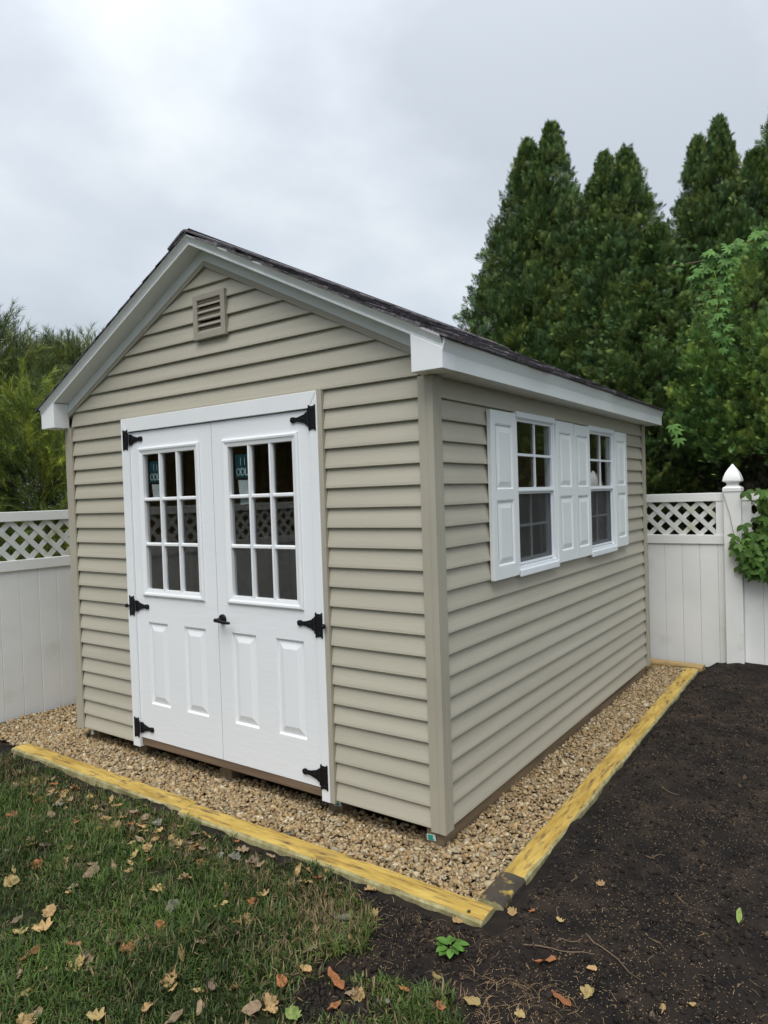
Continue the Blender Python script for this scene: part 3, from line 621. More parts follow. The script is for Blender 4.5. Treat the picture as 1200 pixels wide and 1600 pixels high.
# ------------------------------------------------------------------ skids under the shed
def skids():
    for k, x in enumerate((-0.078, -0.735, -1.585, -2.41, -2.965)):
        y0 = 0.030 if k == 0 else 0.085
        o = MB().box(x - 0.047, x + 0.047, y0, D - 0.06, -0.02, S - 0.002).build('skid', 'skid_wood', shed, bevel=0.005)
        if k in (0, 1):
            tx, tz = x + (-0.018 if k == 0 else 0.02), 0.052
            q = 0.12
            def tg(a0, a1, b0, b1, y, m, nm):
                c, s_ = math.cos(q), math.sin(q)
                MB().xz([(tx + a * c - b * s_, tz + a * s_ + b * c) for a, b in ((a0, b0), (a1, b0), (a1, b1), (a0, b1))], y, y + 0.0012).build(nm, m, o)
            yy = y0 - 0.005
            tg(-0.024, 0.024, -0.015, 0.015, yy, 'label_white', 'treatment_tag')
            tg(-0.018, 0.010, -0.006, 0.012, yy - 0.002, 'label_green', 'tag_print')
            for i in range(3): tg(-0.018, 0.016, -0.012 + i * 0.0022, -0.011 + i * 0.0022, yy - 0.002, 'label_green', 'tag_print')
    MB().box(-W + 0.05, -0.05, 0.05, 0.09, S - 0.001, Z(0.029)).build('rim_joist', 'brown_wood', shed)
    tagm = MB().xz([(-2.955, 0.04), (-2.925, 0.052), (-2.93, 0.078), (-2.945, 0.085), (-2.96, 0.06)], 0.050, 0.0515); tagm.build('torn_tag', 'label_white', shed)
skids()

# ------------------------------------------------------------------ landscape timbers
def timber(p0, p1, width, ztop, zbot, label, mats=('timber_side', 'timber_top_x'), seed=0, dark=None):
    r = np.random.default_rng(seed); p0, p1 = np.array(p0, float), np.array(p1, float); L = np.linalg.norm(p1 - p0); d = (p1 - p0) / L; n = np.array([-d[1], d[0]])
    m = max(4, int(L / 0.045)); mb = MB(); R = []; w = width / 2
    sec = [(-w, zbot), (-w - 0.002, (ztop + zbot) / 2), (-w + 0.001, ztop - 0.012), (-w + 0.010, ztop - 0.002), (-w * 0.5, ztop), (0, ztop + 0.001), (w * 0.5, ztop), (w - 0.010, ztop - 0.002), (w - 0.001, ztop - 0.012), (w + 0.002, (ztop + zbot) / 2), (w, zbot)]
    for i in range(m + 1):
        t = i / m * L; e = 0.004 if i in (0, m) else 0; c = p0 + d * t; ring = []
        for k, (a, b) in enumerate(sec):
            j = 0.0018 * math.sin(t * 9 + k * 1.7 + seed) + 0.0022 * r.normal()
            a2 = a * (1 - e * 3) + 0.7 * j; b2 = b + (0.5 * j if b > zbot else 0) - (e if b > zbot else 0) + 0.002 * math.sin(t * 3.1 + seed)
            ring.append((c[0] + n[0] * a2, c[1] + n[1] * a2, b2))
        R.append(ring)
    ns = len(sec); vs = [q for g in R for q in g]; fs = []; ms = []
    for i in range(m):
        for k in range(ns):
            f = (i * ns + k, i * ns + (k + 1) % ns, (i + 1) * ns + (k + 1) % ns, (i + 1) * ns + k); fs.append(f)
            top = 3 <= k <= 6
            tt = (i + 0.5) / m * L
            ms.append(2 if (dark and tt < dark and len(mats) > 2) else (1 if top else 0))
    fs += [tuple(range(ns - 1, -1, -1)), tuple(range(m * ns, (m + 1) * ns))]; ms += [0, 0]
    mb.v = vs; mb.f = fs; mb.m = ms
    cx, cy = (p0 + p1) / 2
    o = mb.build('landscape_timber', list(mats), None, smooth=False)
    tag(o, label, 'timber', 'yellow landscape timbers edging the gravel'); return o
T3 = ('timber_side', 'timber_top_y', 'timber_dark')
timber((-1.405, -0.338), (-3.20, -0.334), 0.122, 0.044, -0.06, 'yellow landscape timber along the lawn, in front of the left door', seed=3)
timber((0.395, -0.358), (-1.397, -0.366), 0.124, 0.048, -0.06, 'yellow landscape timber between lawn and gravel ending at the near corner', seed=5)
timber((0.366, -0.285), (0.302, 3.895), 0.116, 0.048, -0.06, 'long yellow timber beside the black soil with a dark stained end', T3, seed=9, dark=0.21)
timber((0.385, 3.965), (-1.2, 3.985), 0.125, 0.066, -0.05, 'tan timber laid along the rear fence behind the shed', ('timber_tan_x', 'timber_tan_x'), seed=12)
timber((-3.18, -0.25), (-3.14, 1.3), 0.10, 0.024, -0.06, 'mostly buried timber under gravel left of the shed', ('timber_tan_y', 'timber_tan_y'), seed=15)
nail = MB().tube([(0.328, -0.392, 0.037), (0.328, -0.392, 0.0510)], 0.0075, 4); nail.build('nail_hole', 'timber_dark', bpy.data.objects['landscape_timber.001'])

# ------------------------------------------------------------------ gravel
def gravel():
    phi = (1 + 5 ** 0.5) / 2
    ico = unit(np.array([(-1, phi, 0), (1, phi, 0), (-1, -phi, 0), (1, -phi, 0), (0, -1, phi), (0, 1, phi), (0, -1, -phi), (0, 1, -phi), (phi, 0, -1), (phi, 0, 1), (-phi, 0, -1), (-phi, 0, 1)], float))
    tf = np.array([(0, 11, 5), (0, 5, 1), (0, 1, 7), (0, 7, 10), (0, 10, 11), (1, 5, 9), (5, 11, 4), (11, 10, 2), (10, 7, 6), (7, 1, 8), (3, 9, 4), (3, 4, 2), (3, 2, 6), (3, 6, 8), (3, 8, 9), (4, 9, 5), (2, 4, 11), (6, 2, 10), (8, 6, 7), (9, 8, 1)])
    regs = [((-3.88, 0.315), (-0.30, 0.16), 8200), ((-0.045, 0.315), (0.16, 3.9), 7200), ((-3.88, -3.0), (0.16, 1.1), 5500)]
    P = []
    for (xa, xb), (ya, yb), dens in regs:
        n = int((xb - xa) * (yb - ya) * dens); P.append(np.stack([rng.uniform(xa, xb, n), rng.uniform(ya, yb, n)], -1))
    P = np.concatenate(P); x, y = P.T
    keep = x < 0.312 - 0.0155 * y
    keep &= ~((x < -3.1) & (y < -0.30 + 0.05 * vnoise(x, y, 0.1, 4)))
    P = P[keep]; N = len(P)
    sz = np.clip(rng.lognormal(math.log(0.0095), 0.30, N), 0.005, 0.019)
    lay = rng.uniform(0, 1, N)
    z = 0.002 + 0.026 * lay + 0.016 * vnoise(P[:, 0], P[:, 1], 0.3, 8) + 0.008 * vnoise(P[:, 0], P[:, 1], 0.09, 9)
    z -= 0.022 * np.clip(P[:, 1] / 0.06, 0, 1) * (P[:, 0] < -0.03) * (P[:, 0] > -3.02)
    pos = np.concatenate([P, z[:, None]], 1)
    V = []; F = []; C = []
    pal = np.array([(0.42, 0.31, 0.165), (0.36, 0.25, 0.125), (0.50, 0.40, 0.25), (0.30, 0.205, 0.105), (0.56, 0.48, 0.34), (0.39, 0.27, 0.14), (0.36, 0.29, 0.19), (0.44, 0.29, 0.135)])
    for k in range(6):
        idx = np.arange(k, N, 6); n = len(idx)
        tv = np.sign(ico) * np.abs(ico) ** 0.75 * np.clip(rng.normal(1, 0.26, (12, 1)), 0.5, 1.45) + rng.normal(0, 0.17, (12, 3))
        scl = sz[idx, None] * np.stack([rng.uniform(0.8, 1.45, n), rng.uniform(0.7, 1.1, n), rng.uniform(0.35, 0.8, n)], -1)
        col = pal[rng.choice(8, n, p=[.22, .17, .17, .12, .06, .12, .06, .08])] * rng.uniform(0.75, 1.2, (n, 1))
        nrm = unit(np.array([0, 0, 1.0]) + rng.normal(0, 0.42, (n, 3))); v, f, c = scatter(tv, tf, pos[idx], frames(np.cross(nrm, rng.normal(size=(n, 3))), nrm), scl, col)
        F.append(f + sum(len(q) for q in V)); V.append(v); C.append(c)
    o = link('gravel_bed', np_mesh('gravel_bed', np.concatenate(V), np.concatenate(F), 'gravel', np.concatenate(C))); tag(o, 'tan crushed stone gravel around the base of the shed', 'gravel', kind='stuff')
    return ico, tf
ICO, ICOF = gravel()

# ------------------------------------------------------------------ soil crumbs, seed, straw
def crumbs():
    n = 26000
    x = rng.uniform(-0.1, 1.9, n); y = -1.1 + 5.2 * rng.uniform(0, 1, n) ** 1.7
    x2 = rng.uniform(-3.4, 0.5, 3500); y2 = rng.uniform(-0.62, -0.46, 3500)
    x = np.concatenate([x, x2]); y = np.concatenate([y, y2])
    x = np.concatenate([x, rng.normal(0.17, 0.1, 2600)]); y = np.concatenate([y, rng.normal(-1.02, 0.07, 2600)]); bald = np.arange(len(x)) >= len(x) - 2600
    keep = (~inpoly(x, y, LAWN) | bald) & ~((x < 0.46 - 0.02 * y) & (y > -0.47)); x, y = x[keep], y[keep]; n = len(x)
    s = np.clip(rng.lognormal(math.log(0.0042), 0.62, n), 0.0018, 0.020)
    pos = np.stack([x, y, ground_z(x, y) + s * 0.25], -1)
    tv = np.array([(1, 0, 0), (-0.8, 0.3, 0), (0.1, 1, 0.2), (0, -0.9, 0.1), (0.1, 0.1, 0.9), (0, 0, -1)], float); tf = np.array([(0, 2, 4), (2, 1, 4), (1, 3, 4), (3, 0, 4), (2, 0, 5), (1, 2, 5), (3, 1, 5), (0, 3, 5)])
    col = np.array([0.020, 0.016, 0.0135]) * rng.uniform(0.6, 1.6, (n, 1)) + (rng.random((n, 1)) < 0.06) * np.array([0.05, 0.032, 0.018])
    v, f, c = scatter(tv, tf, pos, rand_rot(n), s[:, None] * rng.uniform(0.6, 1.2, (n, 3)), col)
    tag(link('soil_crumbs', np_mesh('soil_crumbs', v, f, 'soil_crumb', c)), 'loose crumbs of black topsoil beside the timbers', 'soil', kind='stuff')
    # pale grass seed
    n = 34000; x = rng.uniform(-0.1, 1.9, n); y = -1.1 + 4.8 * rng.uniform(0, 1, n) ** 1.4
    dn = 0.5 + 1.0 * vnoise(x, y, 0.45, 31) + 0.8 * vnoise(x, y, 0.15, 32)
    keep = (rng.random(n) < np.clip(dn + 0.1, 0.03, 1)) & ~inpoly(x, y, LAWN) & ~((x < 0.47 - 0.02 * y) & (y > -0.48)); x, y = x[keep], y[keep]; n = len(x)
    tv = np.array([(0, -1, 0), (0.22, 0, 0), (-0.22, 0, 0), (0, 0, 0.22), (0, 1, 0)], float); tf = np.array([(0, 1, 3), (0, 3, 2), (4, 3, 1), (4, 2, 3)])
    d = np.stack([rng.normal(size=n), rng.normal(size=n), rng.normal(0, 0.25, n)], -1)
    s = rng.uniform(0.0026, 0.0050, n)
    col = np.array([0.34, 0.23, 0.13]) * rng.uniform(0.45, 1.35, (n, 1)); 
    v, f, c = scatter(tv, tf, np.stack([x, y, ground_z(x, y) + 0.0035], -1), frames(d, np.array([0, 0, 1.0])), s, col)
    tag(link('grass_seed', np_mesh('grass_seed', v, f, 'soil_crumb', c)), 'pale grass seed scattered over the black soil', 'seed', kind='stuff')
crumbs()

# ------------------------------------------------------------------ lawn
def blades(n, xs, ys, lo, hi, dry, seed, wid=(0.0014, 0.0028)):
    r = np.random.default_rng(seed)
    L = r.uniform(lo, hi, n) * (1 + 0.9 * vnoise(xs, ys, 0.25, 41)); w = r.uniform(*wid, n)
    a = r.uniform(0, 2 * math.pi, n); lean = r.uniform(0.3, 1.45, n)
    d = np.stack([np.cos(a), np.sin(a), np.zeros(n)], -1); up = np.array([0, 0, 1.0]); sd_ = np.stack([-np.sin(a), np.cos(a), np.zeros(n)], -1)
    base = np.stack([xs, ys, ground_z(xs, ys) - 0.004], -1)
    mid = base + (d * np.sin(lean * 0.5)[:, None] + up * np.cos(lean * 0.5)[:, None]) * (L * 0.55)[:, None]
    tip = mid + (d * np.sin(lean * 1.35)[:, None] + up * np.cos(lean * 1.35)[:, None]) * (L * 0.45)[:, None]
    W_ = sd_ * w[:, None]
    V = np.stack([base - W_, base + W_, mid + W_ * 0.9, mid - W_ * 0.9, tip], 1).reshape(-1, 3)
    k = np.arange(n)[:, None] * 5
    F = np.concatenate([k + np.array([[0, 1, 2]]), k + np.array([[0, 2, 3]]), k + np.array([[3, 2, 4]])], 0)
    g = np.array([0.064, 0.112, 0.020]); y_ = np.array([0.145, 0.20, 0.04]); br = np.array([0.24, 0.18, 0.09]); dk = np.array([0.024, 0.042, 0.011])
    t = r.random((n, 1)); col = g * (1 - t) + dk * t; t2 = np.clip(r.random((n, 1)) * 1.6 - 1.0, 0, 1); col = col * (1 - t2) + y_ * t2
    col = col * (1 + 0.85 * vnoise(xs, ys, 0.42, 61) + 0.6 * vnoise(xs, ys, 0.12, 62))[:, None]
    isd = (r.random(n) < np.clip(dry, 0, 1))[:, None]; col = np.where(isd, br * r.uniform(0.35, 1.2, (n, 1)), col)
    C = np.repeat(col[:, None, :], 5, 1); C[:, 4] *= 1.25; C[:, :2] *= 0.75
    return V, F, C.reshape(-1, 3)
def lawn():
    n = 210000
    # denser near the camera's feet, where the photograph shows the lawn
    x = rng.uniform(-3.9, 1.0, n); y = rng.uniform(-2.3, -0.43, n)
    vis = (y > -0.45 - 0.52 * (x + 3.5) - 0.25) | (rng.random(n) < 0.25)
    jx = x + 0.12 * vnoise(x, y, 0.12, 51) + 0.06 * vnoise(x, y, 0.04, 52); jy = y + 0.10 * vnoise(x, y, 0.12, 53) + 0.06 * vnoise(x, y, 0.04, 54)
    dens = 0.62 + 1.15 * vnoise(x, y, 0.34, 55) + 0.7 * vnoise(x, y, 0.1, 56)
    bald = np.exp(-(((x - 0.17) / 0.15) ** 2 + ((y + 1.02) / 0.09) ** 2)) + 0.8 * np.exp(-(((x + 0.95) / 0.22) ** 2 + ((y + 0.80) / 0.10) ** 2))
    keep = inpoly(jx, jy, LAWN) & (rng.random(n) < np.clip(dens - 1.1 * bald, 0.05, 1)) & vis
    x, y = x[keep], y[keep]
    edge = np.clip(1 - np.abs(y + 0.60) / 0.16, 0, 1) * 0.35 + 0.55 * np.exp(-(((x + 0.12) / 0.25) ** 2 + ((y + 0.72) / 0.16) ** 2)) + 0.35 * np.exp(-(((x - 0.1) / 0.3) ** 2 + ((y + 1.0) / 0.15) ** 2))
    dry = 0.08 + 0.30 * np.clip(vnoise(x, y, 0.2, 57), 0, 1) + edge
    V, F, C = blades(len(x), x, y, 0.022, 0.074, dry, 71, wid=(0.0013, 0.0034))
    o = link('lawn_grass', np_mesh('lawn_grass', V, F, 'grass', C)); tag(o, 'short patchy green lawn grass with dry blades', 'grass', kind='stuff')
    # stray straw lying on the soil
    n = 240; x = rng.uniform(-0.1, 1.5, n); y = -1.1 + 1.5 * rng.random(n) ** 1.6; x2 = rng.uniform(-3.2, 0.4, 260); y2 = rng.uniform(-0.66, -0.47, 260)
    x3 = rng.normal(0.62, 0.14, 260); y3 = rng.normal(-0.72, 0.09, 260)
    x = np.concatenate([x, x2, x3]); y = np.concatenate([y, y2, y3]); k = ~((x < 0.47) & (y > -0.47)); x, y = x[k], y[k]; n = len(x)
    a = rng.uniform(0, 6.28, n); b = a + rng.normal(0, 0.7, n); L = rng.uniform(0.012, 0.07, n) ; w = rng.uniform(0.0005, 0.0011, n)
    p0 = np.stack([x, y, np.zeros(n)], -1); p1 = p0 + np.stack([np.cos(a), np.sin(a), np.zeros(n)], -1) * L[:, None] * 0.5; p2 = p1 + np.stack([np.cos(b), np.sin(b), np.zeros(n)], -1) * L[:, None] * 0.5
    for p, h in ((p0, 0.004), (p1, 0.010), (p2, 0.005)): p[:, 2] = ground_z(p[:, 0], p[:, 1]) + h
    s_ = np.stack([-np.sin(a), np.cos(a), np.zeros(n)], -1) * w[:, None]
    V = np.stack([p0 - s_, p0 + s_, p1 + s_, p1 - s_, p2 + s_ * 0.5, p2 - s_ * 0.5], 1).reshape(-1, 3); kk = np.arange(n)[:, None] * 6
    F = np.concatenate([kk + np.array([[0, 1, 2, 3]]), kk + np.array([[3, 2, 4, 5]])], 0)
    C = np.repeat((np.array([0.30, 0.20, 0.11]) * rng.uniform(0.4, 1.3, (n, 1)))[:, None, :], 6, 1).reshape(-1, 3)
    tag(link('dry_straw', np_mesh('dry_straw', V, F, 'grass', C)), 'thin dry stalks lying on the soil by the lawn edge', 'straw', kind='stuff')
lawn()
#PART2
# ------------------------------------------------------------------ fences
def clip_rect(poly, a0, a1, b0, b1):
    for ax, lim, sg in ((0, a0, 1), (0, a1, -1), (1, b0, 1), (1, b1, -1)):
        out = []
        for i in range(len(poly)):
            p, q = poly[i - 1], poly[i]; ip, iq = sg * (p[ax] - lim) >= 0, sg * (q[ax] - lim) >= 0
            if ip != iq:
                t = (lim - p[ax]) / (q[ax] - p[ax]); out.append((p[0] + t * (q[0] - p[0]), p[1] + t * (q[1] - p[1])))
            if iq: out.append(q)
        poly = out
        if not poly: return poly
    return poly
def fence_section(root, a0, a1, fn, top, dz, pieces=True, stiles=(True, True)):
    """one panel between two posts; fn(along, out, z) -> world; out > 0 towards the garden"""
    def bx(name, p, q, o0, o1, z0, z1, m, bevel=0.0, parent=root):
        mb = MB(); vs = [fn(a, o, z) for z in (z0, z1) for a, o in ((p, o0), (q, o0), (q, o1), (p, o1))]
        mb.add(vs, [(3, 2, 1, 0), (4, 5, 6, 7), (0, 1, 5, 4), (1, 2, 6, 5), (2, 3, 7, 6), (3, 0, 4, 7)]); return mb.build(name, m, parent, bevel=bevel)
    zt1, zt0, zm1, zm0 = 1.618 + dz, 1.540 + dz, 1.231 + dz, 1.147 + dz
    bx('top_rail', a0, a1, -0.022, 0.022, zt0, zt1, 'fence_vinyl', 0.004)
    bx('middle_rail', a0, a1, -0.022, 0.024, zm0, zm1, 'fence_vinyl', 0.004)
    l0, l1 = a0 + (0.073 if stiles[0] else 0.01), a1 - (0.073 if stiles[1] else 0.01)
    if stiles[0]: bx('stile', a0, l0, -0.016, 0.016, zm1 + 0.0005, zt0 - 0.0005, 'fence_vinyl')
    if stiles[1]: bx('stile', l1, a1, -0.016, 0.016, zm1 + 0.0005, zt0 - 0.0005, 'fence_vinyl')
    # tongue and groove planks
    a = a0; k = 0; join = MB()
    while a < a1 - 0.02:
        b = min(a + 0.155, a1); q = [(a + 0.0008, -0.010), (a + 0.0008, 0.0075), (a + 0.0040, 0.010), (b - 0.0040, 0.010), (b - 0.0008, 0.0075), (b - 0.0008, -0.010)]
        mb = MB() if pieces else join
        mb.prism(q, lambda s_, o: fn(s_, o, 0.0), lambda s_, o: fn(s_, o, zm0 - 0.0005))
        if pieces: mb.build('plank', 'fence_vinyl', root)
        a = b
    bx('plank_backing', a0, a1, -0.014, -0.0105, 0.0, zm0 - 0.001, 'fence_vinyl')
    # crossed lattice slats
    P = 0.150; w = 0.042 / math.sqrt(2); h = zt0 - zm1
    jl = MB()
    for lay, sg in ((0, 1), (1, -1)):
        n0 = int((l0 - h) / P) - 1; n1 = int((l1 + h) / P) + 1
        for n in range(n0, n1):
            c = n * P + 0.03
            e0, e1 = (c, c + h) if sg > 0 else (c + h, c)
            poly = clip_rect([(e0 - w, zm1), (e0 + w, zm1), (e1 + w, zt0), (e1 - w, zt0)], l0, l1, zm1, zt0)
            if len(poly) < 3 or max(p[0] for p in poly) - min(p[0] for p in poly) < 0.02: continue
            mb = MB() if pieces else jl
            o0, o1 = (0.0005, 0.006) if lay else (-0.006, 0.0)
            mb.prism(poly, lambda s_, z: fn(s_, o0, z), lambda s_, z: fn(s_, o1, z))
            if pieces: mb.build('lattice_slat', 'lattice', root)
    if not pieces:
        o = join.build('plank_row', 'fence_vinyl', root); o['kind'] = 'stuff'; o = jl.build('lattice_panel', 'lattice', root); o['kind'] = 'stuff'
def fence_post(root, c, fn, dz):
    h = 0.071
    def ring(r, z): return [fn(c - r, -r, z), fn(c + r, -r, z), fn(c + r, r, z), fn(c - r, r, z)]
    zt = 1.63 + dz
    p = MB().rings([ring(h, -0.05), ring(h, zt)]).build('post', 'fence_post', root, bevel=0.003)
    MB().rings([ring(h + 0.006, zt - 0.002), ring(h + 0.006, zt + 0.028), ring(h + 0.002, zt + 0.033), ring(h - 0.012, zt + 0.042), ring(h - 0.024, zt + 0.052), ring(h - 0.026, zt + 0.066), ring(h - 0.020, zt + 0.078), ring(h + 0.004, zt + 0.090), ring(h + 0.004, zt + 0.101)]).build('cap_neck', 'fence_post', p)
    MB().rings([ring(h + 0.003, zt + 0.1015), ring(h - 0.002, zt + 0.125), ring(h - 0.014, zt + 0.160), ring(h - 0.034, zt + 0.196), ring(h - 0.055, zt + 0.226), ring(0.004, zt + 0.245)]).build('post_cap', 'fence_post', p)
FY, FX = 4.20, -3.95
rear = empty('vinyl_fence', (0.62, FY, 0)); tag(rear, 'white vinyl fence with lattice top behind the shed, pointed post showing', 'fence', 'white lattice-top privacy fences')
rf_fn = lambda a, o, z: (a, FY - o, z)
fence_section(rear, -3.83, -1.36, rf_fn, 0, -0.002, pieces=False)
fence_section(rear, -1.22, 0.549, rf_fn, 0, -0.002)
fence_section(rear, 0.692, 2.46, rf_fn, 0, -0.002)
fence_section(rear, 2.60, 5.4, rf_fn, 0, -0.002, pieces=False)
for c in (-1.29, 0.62, 2.53, 5.47): fence_post(rear, c, rf_fn, -0.004)
left = empty('vinyl_fence', (FX, 0, 0)); tag(left, 'white vinyl lattice-top fence left of the shed, planks rising from gravel', 'fence', 'white lattice-top privacy fences')
lf_fn = lambda a, o, z: (FX + o, a, z)
fence_section(left, 1.43, 4.12, lf_fn, 0, 0.035, pieces=False)
fence_section(left, -1.0, 1.29, lf_fn, 0, 0.035)
fence_section(left, -3.5, -1.14, lf_fn, 0, 0.035)
fence_section(left, -6.0, -3.64, lf_fn, 0, 0.035, pieces=False)
for c in (1.36, -1.07, -3.57, -6.07): fence_post(left, c, lf_fn, 0.035)

# ------------------------------------------------------------------ arborvitae
def frond():
    """one flat spray of scale foliage: slender leaflets along a short stalk"""
    V, F, T = [], [], []
    def leaf(bx_, by, ang, L, w):
        c, s_ = math.cos(ang), math.sin(ang); n = len(V)
        for t, q in ((0, 0), (0.6, -w), (1, 0), (0.6, w)):
            x = bx_ + s_ * t * L + c * q; y = by + c * t * L - s_ * q
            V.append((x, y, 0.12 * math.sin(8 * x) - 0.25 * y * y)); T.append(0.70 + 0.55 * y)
        F.append((n, n + 1, n + 2, n + 3))
    for y, a, L in ((0.0, 0.85, 0.50), (0.0, -0.9, 0.46), (0.16, 0.72, 0.52), (0.18, -0.68, 0.50), (0.34, 0.55, 0.48), (0.37, -0.52, 0.46), (0.50, 0.34, 0.42), (0.52, -0.32, 0.40), (0.40, 0.02, 0.64)): leaf(0, y, a, L, 0.034)
    return np.array(V), np.array(F), np.array(T)
FV, FF, FT = frond()
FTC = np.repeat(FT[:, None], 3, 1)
def crown_mesh(nb, per, h, R, crown0, seed, size=1.0, power=1.02, rise=1.9, tint=(1, 1, 1), lump=0.055, foot=0.35):
    """crown of a tree whose trunk stands at the origin"""
    r = np.random.default_rng(seed)
    prof = lambda t: np.minimum(1.0, (t * rise) ** power) * (1 - foot * np.clip((t - 0.72) / 0.28, 0, 1))
    t = np.concatenate([r.uniform(0.0004, 1, nb) ** 0.56, r.uniform(0.0, 0.10, nb // 14)]); nb = len(t); tz = crown0 + (h - crown0) * (1 - t)
    a = r.uniform(0, 2 * math.pi, nb)
    lob = 1 + lump * np.sin(a * 3 + tz * 2.1 + seed) + lump * np.sin(a * 5 - tz * 3.7 + seed * 2) + r.normal(0, 0.035, nb)
    rad = (R * prof(t) * lob) * r.choice([1, 1, 0.95, 0.88, 0.78], nb)
    out = np.stack([np.cos(a), np.sin(a), np.zeros(nb)], -1)
    c = np.stack([np.zeros(nb), np.zeros(nb), tz], -1) + out * rad[:, None]
    bd = unit(out * r.uniform(0.25, 0.9, (nb, 1)) * np.clip(t * 6, 0.1, 1)[:, None] + np.array([0, 0, 1.0]) * r.uniform(0.5, 1.0, (nb, 1)) + r.normal(0, 0.18, (nb, 3)))
    bs = size * r.uniform(0.12, 0.24, nb) * np.clip(0.42 + t * 1.6, 0.42, 1.05)
    n = nb * per; bi = np.repeat(np.arange(nb), per)
    g = r.uniform(0, 1, n); off = r.normal(0, 1, (n, 3)); off = off - bd[bi] * (off * bd[bi]).sum(-1, keepdims=True)
    pos = c[bi] + bd[bi] * ((g - 0.55) * 1.9 * bs[bi])[:, None] + off * (bs[bi] * (0.52 * (1 - g) + 0.10))[:, None]
    d = unit(bd[bi] + unit(off + 1e-6) * (0.75 * (1 - g) + 0.12)[:, None] + r.normal(0, 0.22, (n, 3)))
    nn = unit(out[bi] + r.normal(0, 0.7, (n, 3)))
    sc = size * r.uniform(0.085, 0.160, n)
    base = np.array([0.080, 0.138, 0.034]); yel = np.array([0.135, 0.172, 0.034]); dk = np.array([0.050, 0.104, 0.036])
    bt = r.random((nb, 1)); bcol = (dk + (base - dk) * np.clip(bt * 1.6, 0, 1) + (yel - base) * np.clip(bt * 2.2 - 1.2, 0, 1)) * r.uniform(0.62, 1.45, (nb, 1))
    col = bcol[bi] * r.uniform(0.7, 1.3, (n, 1)) * np.array(tint)
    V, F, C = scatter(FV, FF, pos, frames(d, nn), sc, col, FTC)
    # inner sprays that close the crown
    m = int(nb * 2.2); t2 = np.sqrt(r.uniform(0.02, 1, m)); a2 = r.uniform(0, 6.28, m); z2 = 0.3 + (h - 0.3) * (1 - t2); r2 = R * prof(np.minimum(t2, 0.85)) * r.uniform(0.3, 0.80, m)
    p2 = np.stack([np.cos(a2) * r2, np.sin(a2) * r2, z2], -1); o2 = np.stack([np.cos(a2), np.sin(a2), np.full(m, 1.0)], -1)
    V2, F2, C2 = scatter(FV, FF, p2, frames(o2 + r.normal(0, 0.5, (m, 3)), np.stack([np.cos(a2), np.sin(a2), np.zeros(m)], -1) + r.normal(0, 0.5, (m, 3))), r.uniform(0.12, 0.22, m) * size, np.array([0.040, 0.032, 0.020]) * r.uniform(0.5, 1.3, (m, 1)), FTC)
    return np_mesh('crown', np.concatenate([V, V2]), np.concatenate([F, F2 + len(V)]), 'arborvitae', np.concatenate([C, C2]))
def trunk_mesh(h, R, seed):
    r = np.random.default_rng(seed)
    return MB().tube([(0, 0, -0.05), (0.02, 0, h * 0.3), (0, 0.01, h * 0.62), (0, 0, h * 0.93)], [0.10 + 0.012 * h, 0.085, 0.05, 0.012], 8).mesh('trunk', 'bark', smooth=True)
def limb_mesh():
    return MB().tube([(0, 0, 0), (0.45, 0.03, 0.3), (0.72, -0.02, 0.82)], [0.028, 0.018, 0.006], 5).mesh('limb', 'bark', smooth=True)
CROWNS = [crown_mesh(1120, 20, 6.3, 0.92, 1.75, 300 + k) for k in range(2)]
TRUNK, LIMB = trunk_mesh(6.3, 0.92, 1), limb_mesh()
def arborvitae(x, y, h, R, label, k, group='tall arborvitae behind the fence', crown=None, ch=6.3, cR=0.92):
    root = empty('arborvitae_tree', (x, y, 0)); tag(root, label, 'tree', group)
    sx, sz = R / cR, h / ch
    t = link('trunk', TRUNK, root, (x, y, 0), None, (1, 1, h / 6.3))
    r = np.random.default_rng(900 + k)
    for i in range(9): link('limb', LIMB, root, (x, y, h * r.uniform(0.12, 0.55)), (0, 0, r.uniform(0, 6.28)), [r.uniform(0.6, 1.0)] * 3)
    link('crown', crown or CROWNS[k % 2], root, (x, y, 0), (0, 0, k * 1.9 + 0.4), (sx, sx, sz)); return root
AV = [  # x, y, height, radius, label
    (-2.42, 7.0, 6.72, 0.96, 'leftmost arborvitae, the broad one whose edge meets the open sky'),
    (-2.02, 6.9, 6.80, 0.82, 'tallest arborvitae spire above the shed roof, second from the left'),
    (-1.52, 7.2, 6.0, 0.74, 'arborvitae with a blunt low top between the two tallest spires'),
    (-1.24, 6.8, 6.12, 0.72, 'arborvitae spire with a close twin on its right above the roof'),
    (-0.94, 6.7, 6.04, 0.84, 'right-hand twin of the paired arborvitae spires above the roof'),
    (-0.12, 7.0, 6.05, 0.64, 'narrow arborvitae spire right of the sky gap, just below its neighbour'),
    (0.18, 6.7, 6.06, 0.68, 'pointed arborvitae right of the sky gap, taller of the pair'),
    (0.60, 6.5, 5.48, 0.80, 'dark arborvitae between the pointed pair and the right picture edge'),
    (0.98, 6.9, 6.5, 0.85, 'very tall arborvitae cut off by the right edge of the picture'),
    (-0.42, 6.05, 4.75, 0.85, 'low arborvitae filling the gap below the notch of sky'),
]
for i, (x, y, h, R, lab) in enumerate(AV): arborvitae(x, y, h, R, lab, i)
NEAR = crown_mesh(1150, 15, 4.3, 1.0, 1.95, 340, size=0.72, power=0.55, rise=1.6, tint=(1.75, 1.8, 1.6), lump=0.07, foot=0.2)
arborvitae(1.00, 5.50, 4.35, 1.02, 'near pale green arborvitae hung with creeper, right of the shed', 10, crown=NEAR, ch=4.3, cR=1.0)
arborvitae(2.7, 6.0, 5.4, 1.1, 'arborvitae outside the picture to the right of the fence post', 11)
arborvitae(4.5, 5.6, 5.6, 1.2, 'arborvitae farthest right, seen only in the window glass', 12)
